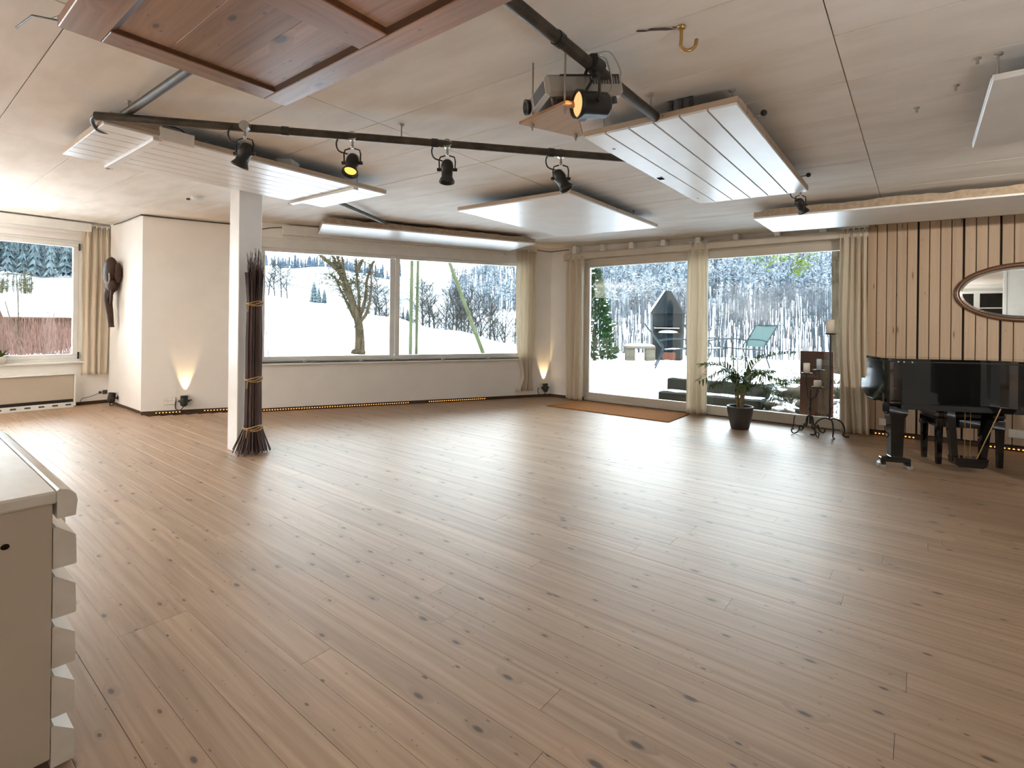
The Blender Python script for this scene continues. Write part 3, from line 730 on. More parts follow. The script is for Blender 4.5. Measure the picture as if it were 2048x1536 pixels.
# pipes
def pipe(label, a, b, r=.024, joints=(), rods=()):
    o = thing('truss_pipe', label, 'pipe')
    MB().tube([a, b], r, 10).build('pipe', M['truss'], o)
    A, B_ = Vector(a), Vector(b); d = (B_ - A).normalized()
    for t in joints:
        c = A.lerp(B_, t); MB().tube([c - d * .02, c + d * .02], r * 1.18, 10).build('coupling', M['black_metal'], o)
    for t in rods:
        c = A.lerp(B_, t); rod_part(o, c.x, c.y, c.z, zc(c.x) + .001)
    return o
pipe('long dark pipe crossing the ceiling with four small spotlights', (-3.74, .80, zpl(-3.74, .10)), (-1.40, 3.36, zpl(-1.4, .10)), joints=(.30, .56, .78), rods=(.05, .5, .95))
pipe('short dark pipe running from under the old door to the long pipe', (-3.72, .93, zpl(-3.7, .055)), (-1.02, .96, zpl(-1.02, .055)), .022, joints=(.5,), rods=(.7,))
pipe('dark pipe carrying the big black stage lantern', (-1.116, .90, zpl(-1.116, .10)), (-1.116, 2.62, zpl(-1.116, .10)), .025, joints=(.45, .62), rods=(.96,))
cab = MB().tube(smooth_path([(-3.73, .80, 2.43), (-3.82, .80, 2.42), (-3.93, .86, 2.40), (-3.98, .98, 2.43)], 5), .011, 6).build('cable', M['black_metal'])
tag(cab, 'thick black cable dropping off the pipe end onto the long boarded panel', 'cable')
pipe('dark pipe end showing between the long boarded panel and the felt panel', (-4.62, 2.78, zpl(-4.6, .05)), (-5.32, 4.08, zpl(-5.3, .05)), .022)

# stage lantern and small spotlights
def lantern(label, clamp, body, aim, L=.20, R=.075, lens='lens_warm', power=40, col=(1, .62, .3), ang=1.1, size=.03):
    o = thing('stage_lantern', label, 'stage light', clamp)
    c = Vector(clamp); b = Vector(body) - c; d = Vector(aim).normalized()
    side = d.cross(Vector((0, 0, 1))).normalized(); up = side.cross(d)
    T = Matrix(((side.x, up.x, d.x, b.x), (side.y, up.y, d.y, b.y), (side.z, up.z, d.z, b.z), (0, 0, 0, 1)))
    MB().lathe([(0, -L / 2), (R * .82, -L / 2), (R * .95, -L / 2 + .012), (R * .97, L * .36), (R * 1.06, L * .37), (R * 1.06, L / 2), (R * .94, L / 2), (R * .90, L * .40)], 28, T=T).build('housing', M['black_metal'], o)
    le = MB().lathe([(0, L * .40), (R * .55, L * .415), (R * .92, L * .405)], 28, T=T).build('lens', M[lens], o)
    y = MB()
    for s in (-1, 1):
        y.tube([T @ Vector((s * R * 1.02, 0, 0)), T @ Vector((s * R * 1.22, 0, 0))], .011, 8)
        y.tube([T @ Vector((s * R * 1.16, 0, 0)), T @ Vector((s * R * 1.16, 0, 0)) + Vector((0, 0, R * 1.35)), Vector((0, 0, -.055)) + side * s * R * .35, Vector((0, 0, -.05))], .0105, 6, flat=.45)
    y.build('yoke', M['black_metal'], o)
    MB().tube([(0, -.035, 0), (0, .035, 0)], .036, 12).tube([(0, 0, -.06), (0, 0, .045)], .014, 8).tube([(-.035, 0, .0), (-.05, 0, -.03)], .007, 6).build('clamp', M['black_metal'], o)
    MB().tube(smooth_path([T @ Vector((0, R * .5, -L / 2)), T @ Vector((0, R * 1.6, -L * .75)), Vector((.03, .05, .03)), Vector((.01, .02, .05))], 5), .004, 6).tube(smooth_path([(0, 0, .05), (.05, .04, .055), (.075, .09, -.01), (.05, .13, -.03)], 5), .0028, 6).build('cord', M['steel'], o)
    spot_light('lantern_beam', Vector(clamp) + b + d * (L * .55), d, power, ang, 1.0, col, size)
    return o
lantern('big black stage lantern glowing warm on the pipe by the projector', (-1.102, 1.936, zpl(-1.1, .10)), (-1.105, 1.915, 2.19), (-.50, -.85, -.12), L=.150, R=.056, power=5)

lantern('black fill lantern added outside the view to brighten the larch boards and curtains', (2.0, 3.3, zpl(2.0, .05)), (2.0, 3.32, 2.14), (-.35, .92, -.06), L=.172, R=.061, power=60, col=(1, .92, .80), ang=1.70, size=.06)  # unseen lantern added as fill for the boarded wall and curtains

def mini_spot():
    o = thing('spotlight', 'x', 'spotlight')
    s = Vector((1, 0, 0))
    MB().tube([(0, -.016, 0), (0, .016, 0)], .030, 10).tube([(0, 0, -.075), (0, 0, 0)], .0075, 8).ball((0, 0, -.062), .011, 8, 6).build('clamp', M['steel'], o)
    T = Matrix.Translation((0, 0, -.16))
    b = MB().lathe([(0, .06), (.020, .058), (.034, .045), (.040, .02), (.041, -.005), (.036, -.012), (.036, -.055), (.039, -.06), (.050, -.082), (.050, -.090), (.044, -.088), (.036, -.070)], 20, T=T)
    b = b.build('housing', M['black_metal'], o)
    MB().lathe([(0, -.070), (.036, -.0705)], 18, T=T).build('lens', M['dark_plastic'], o)
    y = MB()
    for q in (-1, 1):
        y.tube([(q * .012, 0, -.075), (q * .045, 0, -.085), (q * .052, 0, -.11), (q * .050, 0, -.16)], .0048, 6)
        y.tube([(q * .038, 0, -.165), (q * .064, 0, -.165)], .011, 8)
    y.build('yoke', M['black_metal'], o)
    MB().tube(smooth_path([(-.03, .0, -.11), (-.085, 0, -.09), (-.10, 0, -.04), (-.075, 0, .01)], 5), .005, 6).build('cord', M['black_metal'], o)
    return o
ms = mini_spot(); first = True
def put_spot(label, loc, rz, tilt=0.0, roll_=0.0, lens=None, group='small spotlights on the long pipe', sc=1.0, yoke_up=True):
    global first
    o = ms if first else dup(ms, (0, 0, 0)); first = False
    o['label'] = label; o['group'] = group; o.location = loc; o.rotation_euler = (0, 0, rz); o.scale = (sc, sc, sc)
    piv = Matrix.Translation((0, 0, -.165)) @ Matrix.Rotation(tilt, 4, 'X') @ Matrix.Rotation(roll_, 4, 'Y') @ Matrix.Translation((0, 0, .165))
    for c in kids(o):
        if c.name.split('.')[0] in ('housing', 'lens'): c.matrix_local = piv
        if c.name.startswith('lens') and lens:
            c.data = c.data.copy(); c.data.materials.clear(); c.data.materials.append(M[lens])
    return o
def pz(x): return zpl(x, .10)
q4 = math.radians(38.5)   # facing square to the view
put_spot('small black spotlight tilted sideways, the one on the pipe above the column', (-3.161, 1.383, pz(-3.161)), q4, 0, .38)
put_spot('small black spotlight with a lit yellow lens on the long pipe', (-2.771, 1.86, pz(-2.771)), q4, -.52, 0, 'lens_yellow')
put_spot('small black spotlight hanging straight down, unlit, on the long pipe', (-2.373, 2.292, pz(-2.373)), q4, -.12)
put_spot('small black spotlight nodding away above the plain square panel', (-1.878, 2.859, pz(-1.878)), q4, -.15, -.50)
put_spot('small black spotlight at the end of the six-board panel over the felt panel', (-.775, 4.78, 2.40), q4, .2, -.55, group='single spotlights', sc=.85)
spot_light('spot_beam', (-2.80, 1.80, 2.18), (.35, -.55, -.8), 6, .9)

# projector on its hanging shelf
RZ = math.radians(-15)
sh = thing('projector_shelf', 'small plywood shelf on threaded rods carrying the projector', 'shelf', (-1.473, 1.886, 2.185), RZ)
tri = [(0, 0), (.30, .015), (.315, .05), (.08, .335), (.045, .323)]
MB().prism(tri, 0, .012).build('board', M['plywood'], sh)
m = MB()
for (a_, b_) in zip(tri, tri[1:] + tri[:1]):
    d_ = Vector((b_[0] - a_[0], b_[1] - a_[1], 0)).normalized(); n_ = Vector((d_.y, -d_.x, 0)) * .0015
    p_, q_ = Vector((*a_, 0)) + n_, Vector((*b_, 0)) + n_; up_ = Vector((0, 0, .012)); m.add([p_, q_, q_ + up_, p_ + up_, p_ - n_, q_ - n_, q_ - n_ + up_, p_ - n_ + up_], [(0, 1, 2, 3), (7, 6, 5, 4), (3, 2, 6, 7), (0, 4, 5, 1)])
m.build('board_edge', M['ply_edge'], sh)
for x, y in ((.035, .05), (.065, .30), (.27, .04)):
    MB().tube([(x, y, -.028), (x, y, 2.473 - 2.185)], .0042, 6).tube([(x, y, -.014), (x, y, 0)], .010, 6).build('threaded_rod', M['rod'], sh)
PJLOC = (-1.275, 2.05, 2.262)
pj = thing('projector', 'boxy silver video projector tilted on the hanging plywood shelf', 'projector', PJLOC, rot=(math.radians(-3), math.radians(-9), math.radians(56)))
MB().box(-.19, .19, -.145, .145, 0, .095, .016).build('body', M['grey_plastic'], pj)
m = MB()
for q in range(11): m.box(.02 + q * .014, .028 + q * .014, -.147, -.142, .045, .08)
m.build('vent', M['dark_plastic'], pj)
MB().box(-.1915, -.188, -.12, .02, .02, .075, .002).build('front_grille', M['dark_plastic'], pj)
MB().box(-.12, .17, -.149, -.143, .082, .088).build('seam', M['dark_plastic'], pj)
MB().lathe([(0, -.004), (.034, 0), (.036, .022), (.028, .022), (.024, .008), (0, .008)], 20, T=Matrix.Translation((-.186, .085, .05)) @ Matrix.Rotation(-PI / 2, 4, 'Y')).build('lens', M['black_metal'], pj)
for x, y in ((-.15, -.11), (.15, -.11), (-.15, .11)):
    MB().lathe([(0, -.03), (.012, -.03), (.012, .002)], 10, T=Matrix.Translation((x, y, 0))).build('foot', M['dark_plastic'], pj)
MB().box(-.13, .10, -.10, .10, -.022, 0, .004).build('mount_plate', M['dark_plastic'], pj)
# ceiling bits
hk = thing('ceiling_hook', 'small metal hook screwed into the ceiling beside a dark smudge', 'hook', (-.762, 2.033, zc(-.762)))
MB().tube(smooth_path([(0, 0, 0), (0, 0, -.05), (.0, .0, -.085), (.022, .016, -.10), (.044, .03, -.085), (.05, .036, -.055)], 5), .0075, 8).lathe([(0, -.014), (.016, -.012), (.016, 0)], 10).build('hook', M['brass'], hk)
m = MB()
for (a, b, c_, d_) in ((-.83, 2.005, .05, .012), (-.90, 1.97, .022, .009), (-.785, 2.02, .008, .006)):
    m.add([(a + c_ * math.cos(t) * (1 + .2 * math.sin(3 * t)) , b + .62 * c_ * math.cos(t) + d_ * math.sin(t), zc(a + c_ * math.cos(t)) - .0035) for t in [2 * PI * i / 14 for i in range(14)]], [tuple(range(14))[::-1]])
sm = m.build('smudge', M['recess'], ceil); sm.matrix_parent_inverse = (Matrix.Translation((0, 0, 2.445)) @ Matrix.Rotation(TH, 4, 'Y')).inverted()
sd = thing('smoke_detector', 'small white smoke detector on the ceiling near the oblique wall', 'smoke detector', (-6.068, 2.171, zc(-6.068)), rot=(0, TH, 0))
MB().lathe([(0, -.036), (.05, -.034), (.058, -.02), (.058, 0)], 20).build('cover', M['plastic'], sd)
MB().box(-.20, -.17, -.04, -.01, -.02, 0, .004).build('sensor', M['dark_plastic'], sd)
bx = thing('junction_box', 'pale box with a dark plug fixed on the ceiling behind the long boarded panel', 'junction box', (-3.96, 2.07, zc(-3.96)), rot=(0, TH, .6))
MB().box(-.06, .06, -.07, .07, -.05, 0, .004).build('box', M['ceiling'], bx)
MB().tube([(-.06, -.02, -.02), (-.12, -.05, -.025)], .009, 6).build('plug', M['dark_plastic'], bx)
for i, (x, y) in enumerate(((.13, 3.30), (.19, 3.02), (-.02, 3.52))):
    b = thing('ceiling_screw', ('stubby dark screw in the ceiling joint beside the pale panel', 'tiny dark plug in the ceiling near the pale panel corner', 'bent pin in the ceiling seam before the pale panel')[i], 'screw', (x, y, zc(x)))
    MB().lathe([(0, -.028), (.006, -.026), (.006, -.008), (.014, -.006), (.014, 0)], 10).build('screw', M['rod'], b)

# ------------------------------------------------------------------ grand piano, local x along the keyboard, local y towards the tail
PA = math.radians(22.5)
pn = thing('grand_piano', 'black polished grand piano standing in front of the larch boards', 'piano', (-.213, 5.561, 0), PA)
# local frame: a = (cos,sin); tail direction l = -local y  ->  use y negative for the tail
def arc(c, r, a0, a1, n): return [(c[0] + r * math.cos(lerp(a0, a1, i / n)), c[1] + r * math.sin(lerp(a0, a1, i / n))) for i in range(n + 1)]
rim = [(0, .46)] + [(0, .10)] + [tuple(v)[:2] for v in bez([(0, .10, 0), (.0, -.01, 0), (.10, -.03, 0)], 6)][1:] + \
      [tuple(v)[:2] for v in bez([(.10, -.03, 0), (.45, -.02, 0), (.86, .16, 0), (.93, -.10, 0)], 12)][1:] + \
      [tuple(v)[:2] for v in bez([(.93, -.10, 0), (.97, -.5, 0), (1.0, -.98, 0), (1.22, -1.0, 0)], 10)][1:] + [(1.40, -.96), (1.46, -.86), (1.46, .46)]
MB().prism(rim, .592, .955, smooth=False).build('rim', M['piano'], pn)
def scale_poly(p, k, c=(.73, -.1)): return [(c[0] + (x - c[0]) * k, c[1] + (y - c[1]) * k) for x, y in p]
lid = MB(); lp = [(x, min(y, .425)) for x, y in scale_poly(rim, 1.022)]; n = len(lp)
lid.prism(lp, .960, .984).build('lid', M['piano'], pn)
MB().prism(scale_poly(rim, .99), .953, .962).build('lid_gap', M['gap_black'], pn)
for y in (.10, -.55, -.75): MB().box(1.448, 1.49, y - .05, y + .05, .945, .972, .004).build('hinge', M['brass'], pn)
for x, y in ((.06, -.055), (.16, -.062), (.10, -.06)):
    MB().box(x - .004, x + .004, y - .006, y + .004, .952, .964, .001).build('lid_fitting', M['steel'], pn)
# cheeks and key bed at the keyboard end
ck = [(.46, .592), (.46, .955), (.445, .955), (.455, .80), (.50, .762), (.585, .757), (.595, .70), (.585, .655), (.46, .592)]
def cheek(x0, x1):
    m = MB(); V = [(x, y, z) for x in (x0, x1) for y, z in ck[:-1]]; k = len(ck) - 1
    m.add(V, [tuple(range(k)), tuple(range(k, 2 * k))[::-1]] + [(i, k + i, k + (i + 1) % k, (i + 1) % k) for i in range(k)])
    return m.build('cheek', M['piano'], pn)
cheek(0, .075); cheek(1.385, 1.46)
MB().box(.075, 1.385, .46, .585, .625, .685, .006).build('key_bed', M['piano'], pn)
MB().box(.075, 1.385, .44, .50, .685, .90, .02).build('fallboard', M['piano'], pn)
MB().box(.08, 1.38, .505, .57, .685, .705, .003).build('keys', M['plastic'], pn)
MB().box(.0, 1.46, .30, .46, .575, .594, .004).build('under_rail', M['piano'], pn)
for y in (-.02, .17): MB().box(.10, 1.36, y, y + .09, .545, .594, .004).build('under_beam', M['piano'], pn)
m = MB().ball((.07, -.0, .60), (.05, .05, .022), 12, 6); m.build('corner_block', M['piano'], pn)
def leg(x, y):
    l = MB(); prof = [(.066, .575), (.072, .56), (.072, .50), (.060, .47), (.053, .46), (.045, .115), (.050, .11), (.050, .095)]
    V = []; 
    for r, z in prof: V += [(x - r, y - r, z), (x + r, y - r, z), (x + r, y + r, z), (x - r, y + r, z)]
    F = [(4 * i + 3 - j, 4 * i + 3 - (j + 1) % 4, 4 * i + 7 - (j + 1) % 4, 4 * i + 7 - j) for i in range(len(prof) - 1) for j in range(4)]
    l.add(V, F + [(0, 1, 2, 3), (28, 29, 30, 31)])
    lo = l.build('leg', M['piano'], pn)
    MB().box(x - .115, x + .115, y - .03, y + .03, .058, .098, .006).box(x - .115, x - .075, y - .03, y + .03, .03, .06, .004).box(x + .075, x + .115, y - .03, y + .03, .03, .06, .004).build('caster_bar', M['piano'], lo)
    for q in (-.105, .105):
        MB().tube([(x + q, y - .028, .028), (x + q, y + .028, .028)], .028, 16).ball((x + q, y, .05), .022, 10, 6).build('caster', M['steel'], lo)
leg(.10, .10); leg(1.36, .12); leg(1.22, -.78)
def lyre_post(s):
    V = []
    for z, dx, r in ((.59, .145, .030), (.45, .130, .028), (.10, .100, .022)):
        for a, b in ((-1, -1), (1, -1), (1, 1), (-1, 1)): V.append((.66 + s * dx + a * r, .142 + b * r, z))
    F = [(4 * i + 3 - j, 4 * i + 3 - (j + 1) % 4, 4 * i + 7 - (j + 1) % 4, 4 * i + 7 - j) for i in range(2) for j in range(4)] + [(0, 1, 2, 3), (8, 9, 10, 11)]
    return MB().add(V, F)
for s in (-1, 1): lyre_post(s).build('lyre_post', M['piano'], pn)
lb = MB(); prof = [(-.122, .135), (-.112, .075), (-.085, .055), (.085, .055), (.112, .075), (.122, .135)]
V = [(.66 + a, y, z) for y in (.085, .20) for a, z in prof]
lb.add(V, [tuple(range(6)), tuple(range(6, 12))[::-1]] + [(i, 6 + i, 6 + (i + 1) % 6, (i + 1) % 6) for i in range(6)])
lb.build('lyre_box', M['piano'], pn)
for q in (-.05, 0, .05): MB().tube([(.66 + q, .20, .08), (.66 + q, .27, .065)], [.008, .014], 8, flat=.5).build('pedal', M['brass'], pn)
for q in (-.02, .02): MB().tube([(.66 + q, .15, .12), (.66 + q, .15, .59)], .0022, 6).build('pedal_rod', M['brass'], pn)
MB().tube([(.80, -.03, .59), (.70, .10, .125)], .005, 6).build('brace_rod', M['brass'], pn)

bn = thing('piano_bench', 'black leather topped bench tucked behind the grand piano', 'bench', (.314, 6.373, .0), math.radians(23))
MB().box(-.27, .27, -.165, .165, .425, .495, .022).build('cushion', M['leather'], bn)
MB().box(-.262, .262, -.158, .158, .345, .424, .006).build('apron', M['piano'], bn)
m = MB()
for x in (-.15, 0, .15):
    for y in (-.07, .07): m.ball((x, y, .497), (.011, .011, .004), 8, 5)
m.build('button', M['leather'], bn)
for sx in (-1, 1):
    for sy in (-1, 1):
        l = MB(); V = []
        for z, r in ((.425, .026), (.0, .018)):
            for a, b in ((-1, -1), (1, -1), (1, 1), (-1, 1)): V.append((sx * .232 + a * r, sy * .130 + b * r, z))
        l.add(V, [(3 - j, 3 - (j + 1) % 4, 7 - (j + 1) % 4, 7 - j) for j in range(4)] + [(0, 1, 2, 3), (7, 6, 5, 4)]).build('leg', M['piano'], bn)
MB().tube([(-.262, .0, .37), (-.30, 0, .37)], .009, 8).lathe([(0, -.02), (.022, -.02), (.022, .02), (0, .02)], 12, T=Matrix.Translation((-.305, 0, .37)) @ Matrix.Rotation(PI / 2, 4, 'Y')).build('height_knob', M['black_metal'], bn)

# ------------------------------------------------------------------ wall things
mi = thing('oval_mirror', 'wide oval mirror in a dark wooden frame on the larch boards', 'mirror', (.845, YR - .014, 1.628))
NSEG = 64
def oval(rx, rz): return [(rx * math.cos(2 * PI * i / NSEG), rz * math.sin(2 * PI * i / NSEG)) for i in range(NSEG)]
rings = [(.552, .304, 0), (.555, .307, -.018), (.543, .295, -.032), (.520, .272, -.030), (.508, .260, -.020), (.508, .260, -.008)]
V = []; F = []
for rx, rz_, y in rings: V += [(a, y, b) for a, b in oval(rx, rz_)]
for r in range(len(rings) - 1):
    for i in range(NSEG): F.append((r * NSEG + i, r * NSEG + (i + 1) % NSEG, (r + 1) * NSEG + (i + 1) % NSEG, (r + 1) * NSEG + i))
MB().add(V, F, smooth=True).build('frame', M['walnut'], mi)
rings = [(.508, .260, -.012), (.485, .238, -.016)]; V = []; F = []
for rx, rz_, y in rings: V += [(a, y, b) for a, b in oval(rx, rz_)]
for i in range(NSEG): F.append((i, (i + 1) % NSEG, NSEG + (i + 1) % NSEG, NSEG + i))
MB().add(V, F).build('bevel', M['mirror'], mi)
MB().add([(a, -.016, b) for a, b in oval(.486, .239)], [tuple(range(NSEG))]).build('glass', M['mirror'], mi)

def plate(label, T, wx, wz, nx=1, nz=1, loc=None, name='wall_socket', cat='socket'):
    o = thing(name, label, cat)
    o.matrix_world = T
    MB().box(-wx / 2, wx / 2, -.010, 0, -wz / 2, wz / 2, .003).build('plate', M['plastic'], o)
    for i in range(nx):
        for j in range(nz):
            cx, cz = (i - (nx - 1) / 2) * wx / nx, (j - (nz - 1) / 2) * wz / nz; s_ = min(wx / nx, wz / nz) * .36
            MB().box(cx - s_, cx + s_, -.012, -.009, cz - s_, cz + s_, .001).box(cx - s_ * .35, cx - s_ * .1, -.0125, -.011, cz - s_ * .2, cz + s_ * .2).box(cx + s_ * .1, cx + s_ * .35, -.0125, -.011, cz - s_ * .2, cz + s_ * .2).build('socket', M['ceiling'], o)
    return o
plate('white socket plate with six outlets beside the lit floor spotlight', TF @ Matrix.Translation((-1.38, 0, .175)), .135, .10, 3, 2)
plate('white socket plate low on the larch boards beside the curtain', Matrix.Translation((-.315, YR - .012, .165)), .075, .08)
plate('white socket plate low on the larch boards beyond the piano lyre', Matrix.Translation((.79, YR - .012, .185)), .12, .085, 2, 1)

def floor_spot(label, T, lit, beam):
    o = thing('floor_spotlight', label, 'spotlight', group='spotlights at the wall foot'); o.matrix_world = T
    tl = Matrix.Translation((0, -.075, .0)) @ Matrix.Rotation(math.radians(-8), 4, 'X')
    MB().lathe([(0, -.075), (.022, -.072), (.042, -.05), (.046, -.01), (.043, .03), (.043, .06), (.046, .062), (.046, .072), (.040, .072), (.038, .055)], 20, T=tl).build('housing', M['black_metal'], o)
    MB().lathe([(0, .055), (.038, .056)], 18, T=tl).build('lens', M['lens_warm'] if lit else M['dark_plastic'], o)
    y = MB()
    for s in (-1, 1):
        y.tube([(s * .05, -.075, 0), (s * .062, -.075, 0)], .015, 8).tube([(s * .056, -.075, 0), (s * .056, -.02, -.01), (s * .03, -.006, -.012), (0, -.005, -.012)], .006, 6)
    y.build('yoke', M['black_metal'], o)
    MB().box(-.022, .022, -.008, 0, -.035, .02, .003).tube([(.03, -.03, .0), (.085, -.03, .005)], .007, 6).build('wall_bracket', M['black_metal'], o)
    MB().tube(smooth_path([(0, -.09, -.07), (-.04, -.08, -.115), (-.095, -.03, -.11), (-.11, -.012, -.05), (-.10, -.01, .0)], 5), .006, 6).build('cord', M['black_metal'], o)
    if lit:
        p = T @ tl @ Vector((0, 0, .085)); n = (T.to_3x3() @ Vector((0, 1, 0)))
        spot_light('wall_washer', p + n * .018, Vector((0, 0, 1)) + n * .17, beam, math.radians(44), .55, (1, .66, .30), .012)
    return o
floor_spot('black floor spotlight washing the oblique wall with warm light near the column', TF @ Matrix.Translation((-1.21, 0, .175)), True, 4.2)
floor_spot('black floor spotlight washing the room corner beside the patio curtain', TW @ Matrix.Translation((4.06, 0, .165)), True, 4.5)
floor_spot('unlit black floor spotlight on the short wall under the carved mask', Matrix.Translation((-8.93, 2.2, .135)), False, 0)
pg = thing('plug', 'black plug with a thin cord in the corner beside the heater', 'plug', (-9.44, 2.11, .165))
MB().tube([(0, 0, 0), (.05, -.01, 0)], [.022, .014], 8).build('plug_body', M['black_metal'], pg)
MB().tube(smooth_path([(.05, -.01, 0), (.06, -.12, -.04), (.05, -.22, -.07), (.06, -.25, -.16)], 6), .004, 6).build('cord', M['black_metal'], pg)
MB().box(-.009, .0, .03, .085, -.03, .03, .002).build('socket', M['dark_plastic'], pg)

# carved mask with ears and a long trunk
mk = thing('carved_mask', 'dark carved wooden mask with a long trunk hung on the short wall', 'carving', (-8.93, 2.2, 1.90))
def face(d): return 1.0 - .10 * max(0, -d.z) * abs(d.x) + .03 * math.sin(6 * d.x)
MB().ball((0, -.10, .02), (.165, .085, .20), 22, 16, fn=face).build('head', M['carving'], mk)
MB().ball((-.165, -.05, .03), (.055, .05, .16), 14, 12).build('ear', M['carving'], mk)
MB().ball((.15, -.05, -.0), (.04, .045, .14), 14, 12).build('ear', M['carving'], mk)
m = MB().tube([(.150 * math.cos(a), -.155 - .02 * math.sin(a) , .0 + .168 * math.sin(a)) for a in [PI * (1.02 + .96 * i / 20) for i in range(21)]], .008, 6)
m.build('rim_line', M['rod'], mk)
MB().ball((0, -.085, -.16), (.135, .075, .12), 18, 12).build('muzzle', M['carving'], mk)
tr = smooth_path([(-.035, -.10, -.22), (-.03, -.12, -.34), (-.012, -.115, -.46), (.0, -.10, -.60), (.012, -.09, -.765)], 6)
MB().tube(tr, [lerp(.058, .033, i / (len(tr) - 1)) + (.006 if i == len(tr) - 1 else 0) for i in range(len(tr))], 12).build('trunk', M['carving'], mk)
MB().tube(smooth_path([(.06, -.10, -.22), (.088, -.11, -.31), (.085, -.11, -.37), (.045, -.105, -.43), (-.015, -.10, -.475)], 6), .018, 8).build('tusk', M['carving'], mk)
MB().tube(smooth_path([(.02, -.11, -.24), (.025, -.12, -.32), (.008, -.12, -.38)], 5), [.022] * 10 + [.012], 8).build('tongue', M['carving'], mk)
# convector heater
ht = thing('convector_heater', 'flat ivory convector heater along the wall under the small window', 'heater', (XL, 0, 0))
MB().box(.015, .115, -.55, 1.79, .115, .462, .006).build('front_panel', M['dresser_side'], ht)
MB().box(.010, .135, -.56, 1.805, .462, .478, .004).build('top_cover', M['white_frame'], ht)
MB().box(.010, .130, 1.79, 1.812, .02, .462, .004).build('end_cap', M['white_frame'], ht)
MB().box(.02, .105, -.55, 1.785, .072, .114, .002).build('air_slot', M['gap_black'], ht)
MB().box(.02, .122, -.55, 1.79, .0, .071, .004).build('foot_rail', M['white_frame'], ht)
m = MB()
for q in range(16): m.box(.121, .1235, 1.70 - q * .14, 1.76 - q * .14, .03, .052)
m.build('rail_slot', M['dark_plastic'], ht)
# plant on the sill
sp = thing('sill_plant', 'small green leafy plant in a white pot on the window sill', 'plant', (XL + .035, 1.055, WLZ0 - .002))
MB().lathe([(0, 0), (.04, 0), (.055, .07), (.058, .10), (.050, .10), (.046, .085), (0, .085)], 18).build('pot', M['plastic'], sp)
m = MB(); R5 = random.Random(5)
for q in range(46):
    a = R5.uniform(0, 2 * PI); e = R5.uniform(.2, 1.2); L = R5.uniform(.05, .13)
    d = Vector((math.cos(a) * math.cos(e), math.sin(a) * math.cos(e), math.sin(e))); s_ = d.cross(Vector((0, 0, 1))).normalized() * .014
    b = Vector((0, 0, .09)) + d * R5.uniform(0, .05); m.add([b, b + d * L * .5 + s_, b + d * L - Vector((0, 0, .012)), b + d * L * .5 - s_], [(0, 1, 2, 3)], m=0 if R5.random() < .75 else 1)
m.build('foliage', [M['palm_leaf'], M['palm_dry']], sp)

# ------------------------------------------------------------------ chest of drawers near the camera
ds = thing('dresser', 'chipped white chest of drawers seen from its narrow side', 'dresser', (-1.85, .335, 0))
DX, DY, DZ = -1.12, -.47, .776
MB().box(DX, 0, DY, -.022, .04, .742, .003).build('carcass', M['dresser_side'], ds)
MB().box(DX - .01, .006, DY - .01, -.012, .742, DZ, .006).build('top_board', M['dresser'], ds)
lip = MB(); prof = [(-.014, .700), (.026, .700), (.030, .742), (.026, .760), (.008, .777), (-.010, .781), (-.014, .777)]
V = [(x, y, z) for x in (DX - .01, .006) for y, z in prof]
lip.add(V, [tuple(range(7)), tuple(range(7, 14))[::-1]] + [(i, 7 + i, 7 + (i + 1) % 7, (i + 1) % 7) for i in range(7)])
lip.build('front_lip', M['dresser'], ds)
for q in range(5):
    zt = .672 - q * .137
    d_ = MB(); prof = [(-.020, zt), (-.014, zt + .004), (.029, zt - .030), (.031, zt - .108), (.029, zt - .112), (-.020, zt - .112)]
    V = [(x, y, z) for x in (DX + .012, -.004) for y, z in prof]
    d_.add(V, [tuple(range(6)), tuple(range(6, 12))[::-1]] + [(i, 6 + i, 6 + (i + 1) % 6, (i + 1) % 6) for i in range(6)])
    d_ = d_.build('drawer', M['dresser'], ds)
    for x in (DX * .28, DX * .72):
        MB().lathe([(0, .030), (.014, .028), (.016, .018), (.007, .010), (.007, 0)], 12, T=Matrix.Translation((x, .032, zt - .075)) @ Matrix.Rotation(-PI / 2, 4, 'X')).build('knob', M['dresser'], d_)
for x in (DX + .05, -.05):
    for y in (DY + .05, -.08): MB().box(x - .025, x + .025, y - .025, y + .025, 0, .042, .003).build('foot', M['dresser_side'], ds)
for y, z in ((-.30, .70), (-.115, .655)):
    MB().ball((.001, y, z), (.002, .009, .008), 8, 5).build('knot_mark', M['bark'], ds)

# ------------------------------------------------------------------ door mat, palm, candle holders
mt = MB().prism([(-4.43, 6.42), (-2.505, 6.395), (-2.505, 7.205), (-4.25, 7.205)], .0, .011).build('door_mat', M['mat_coir'])
tag(mt, 'rust brown coir mat along the patio glazing', 'door mat')

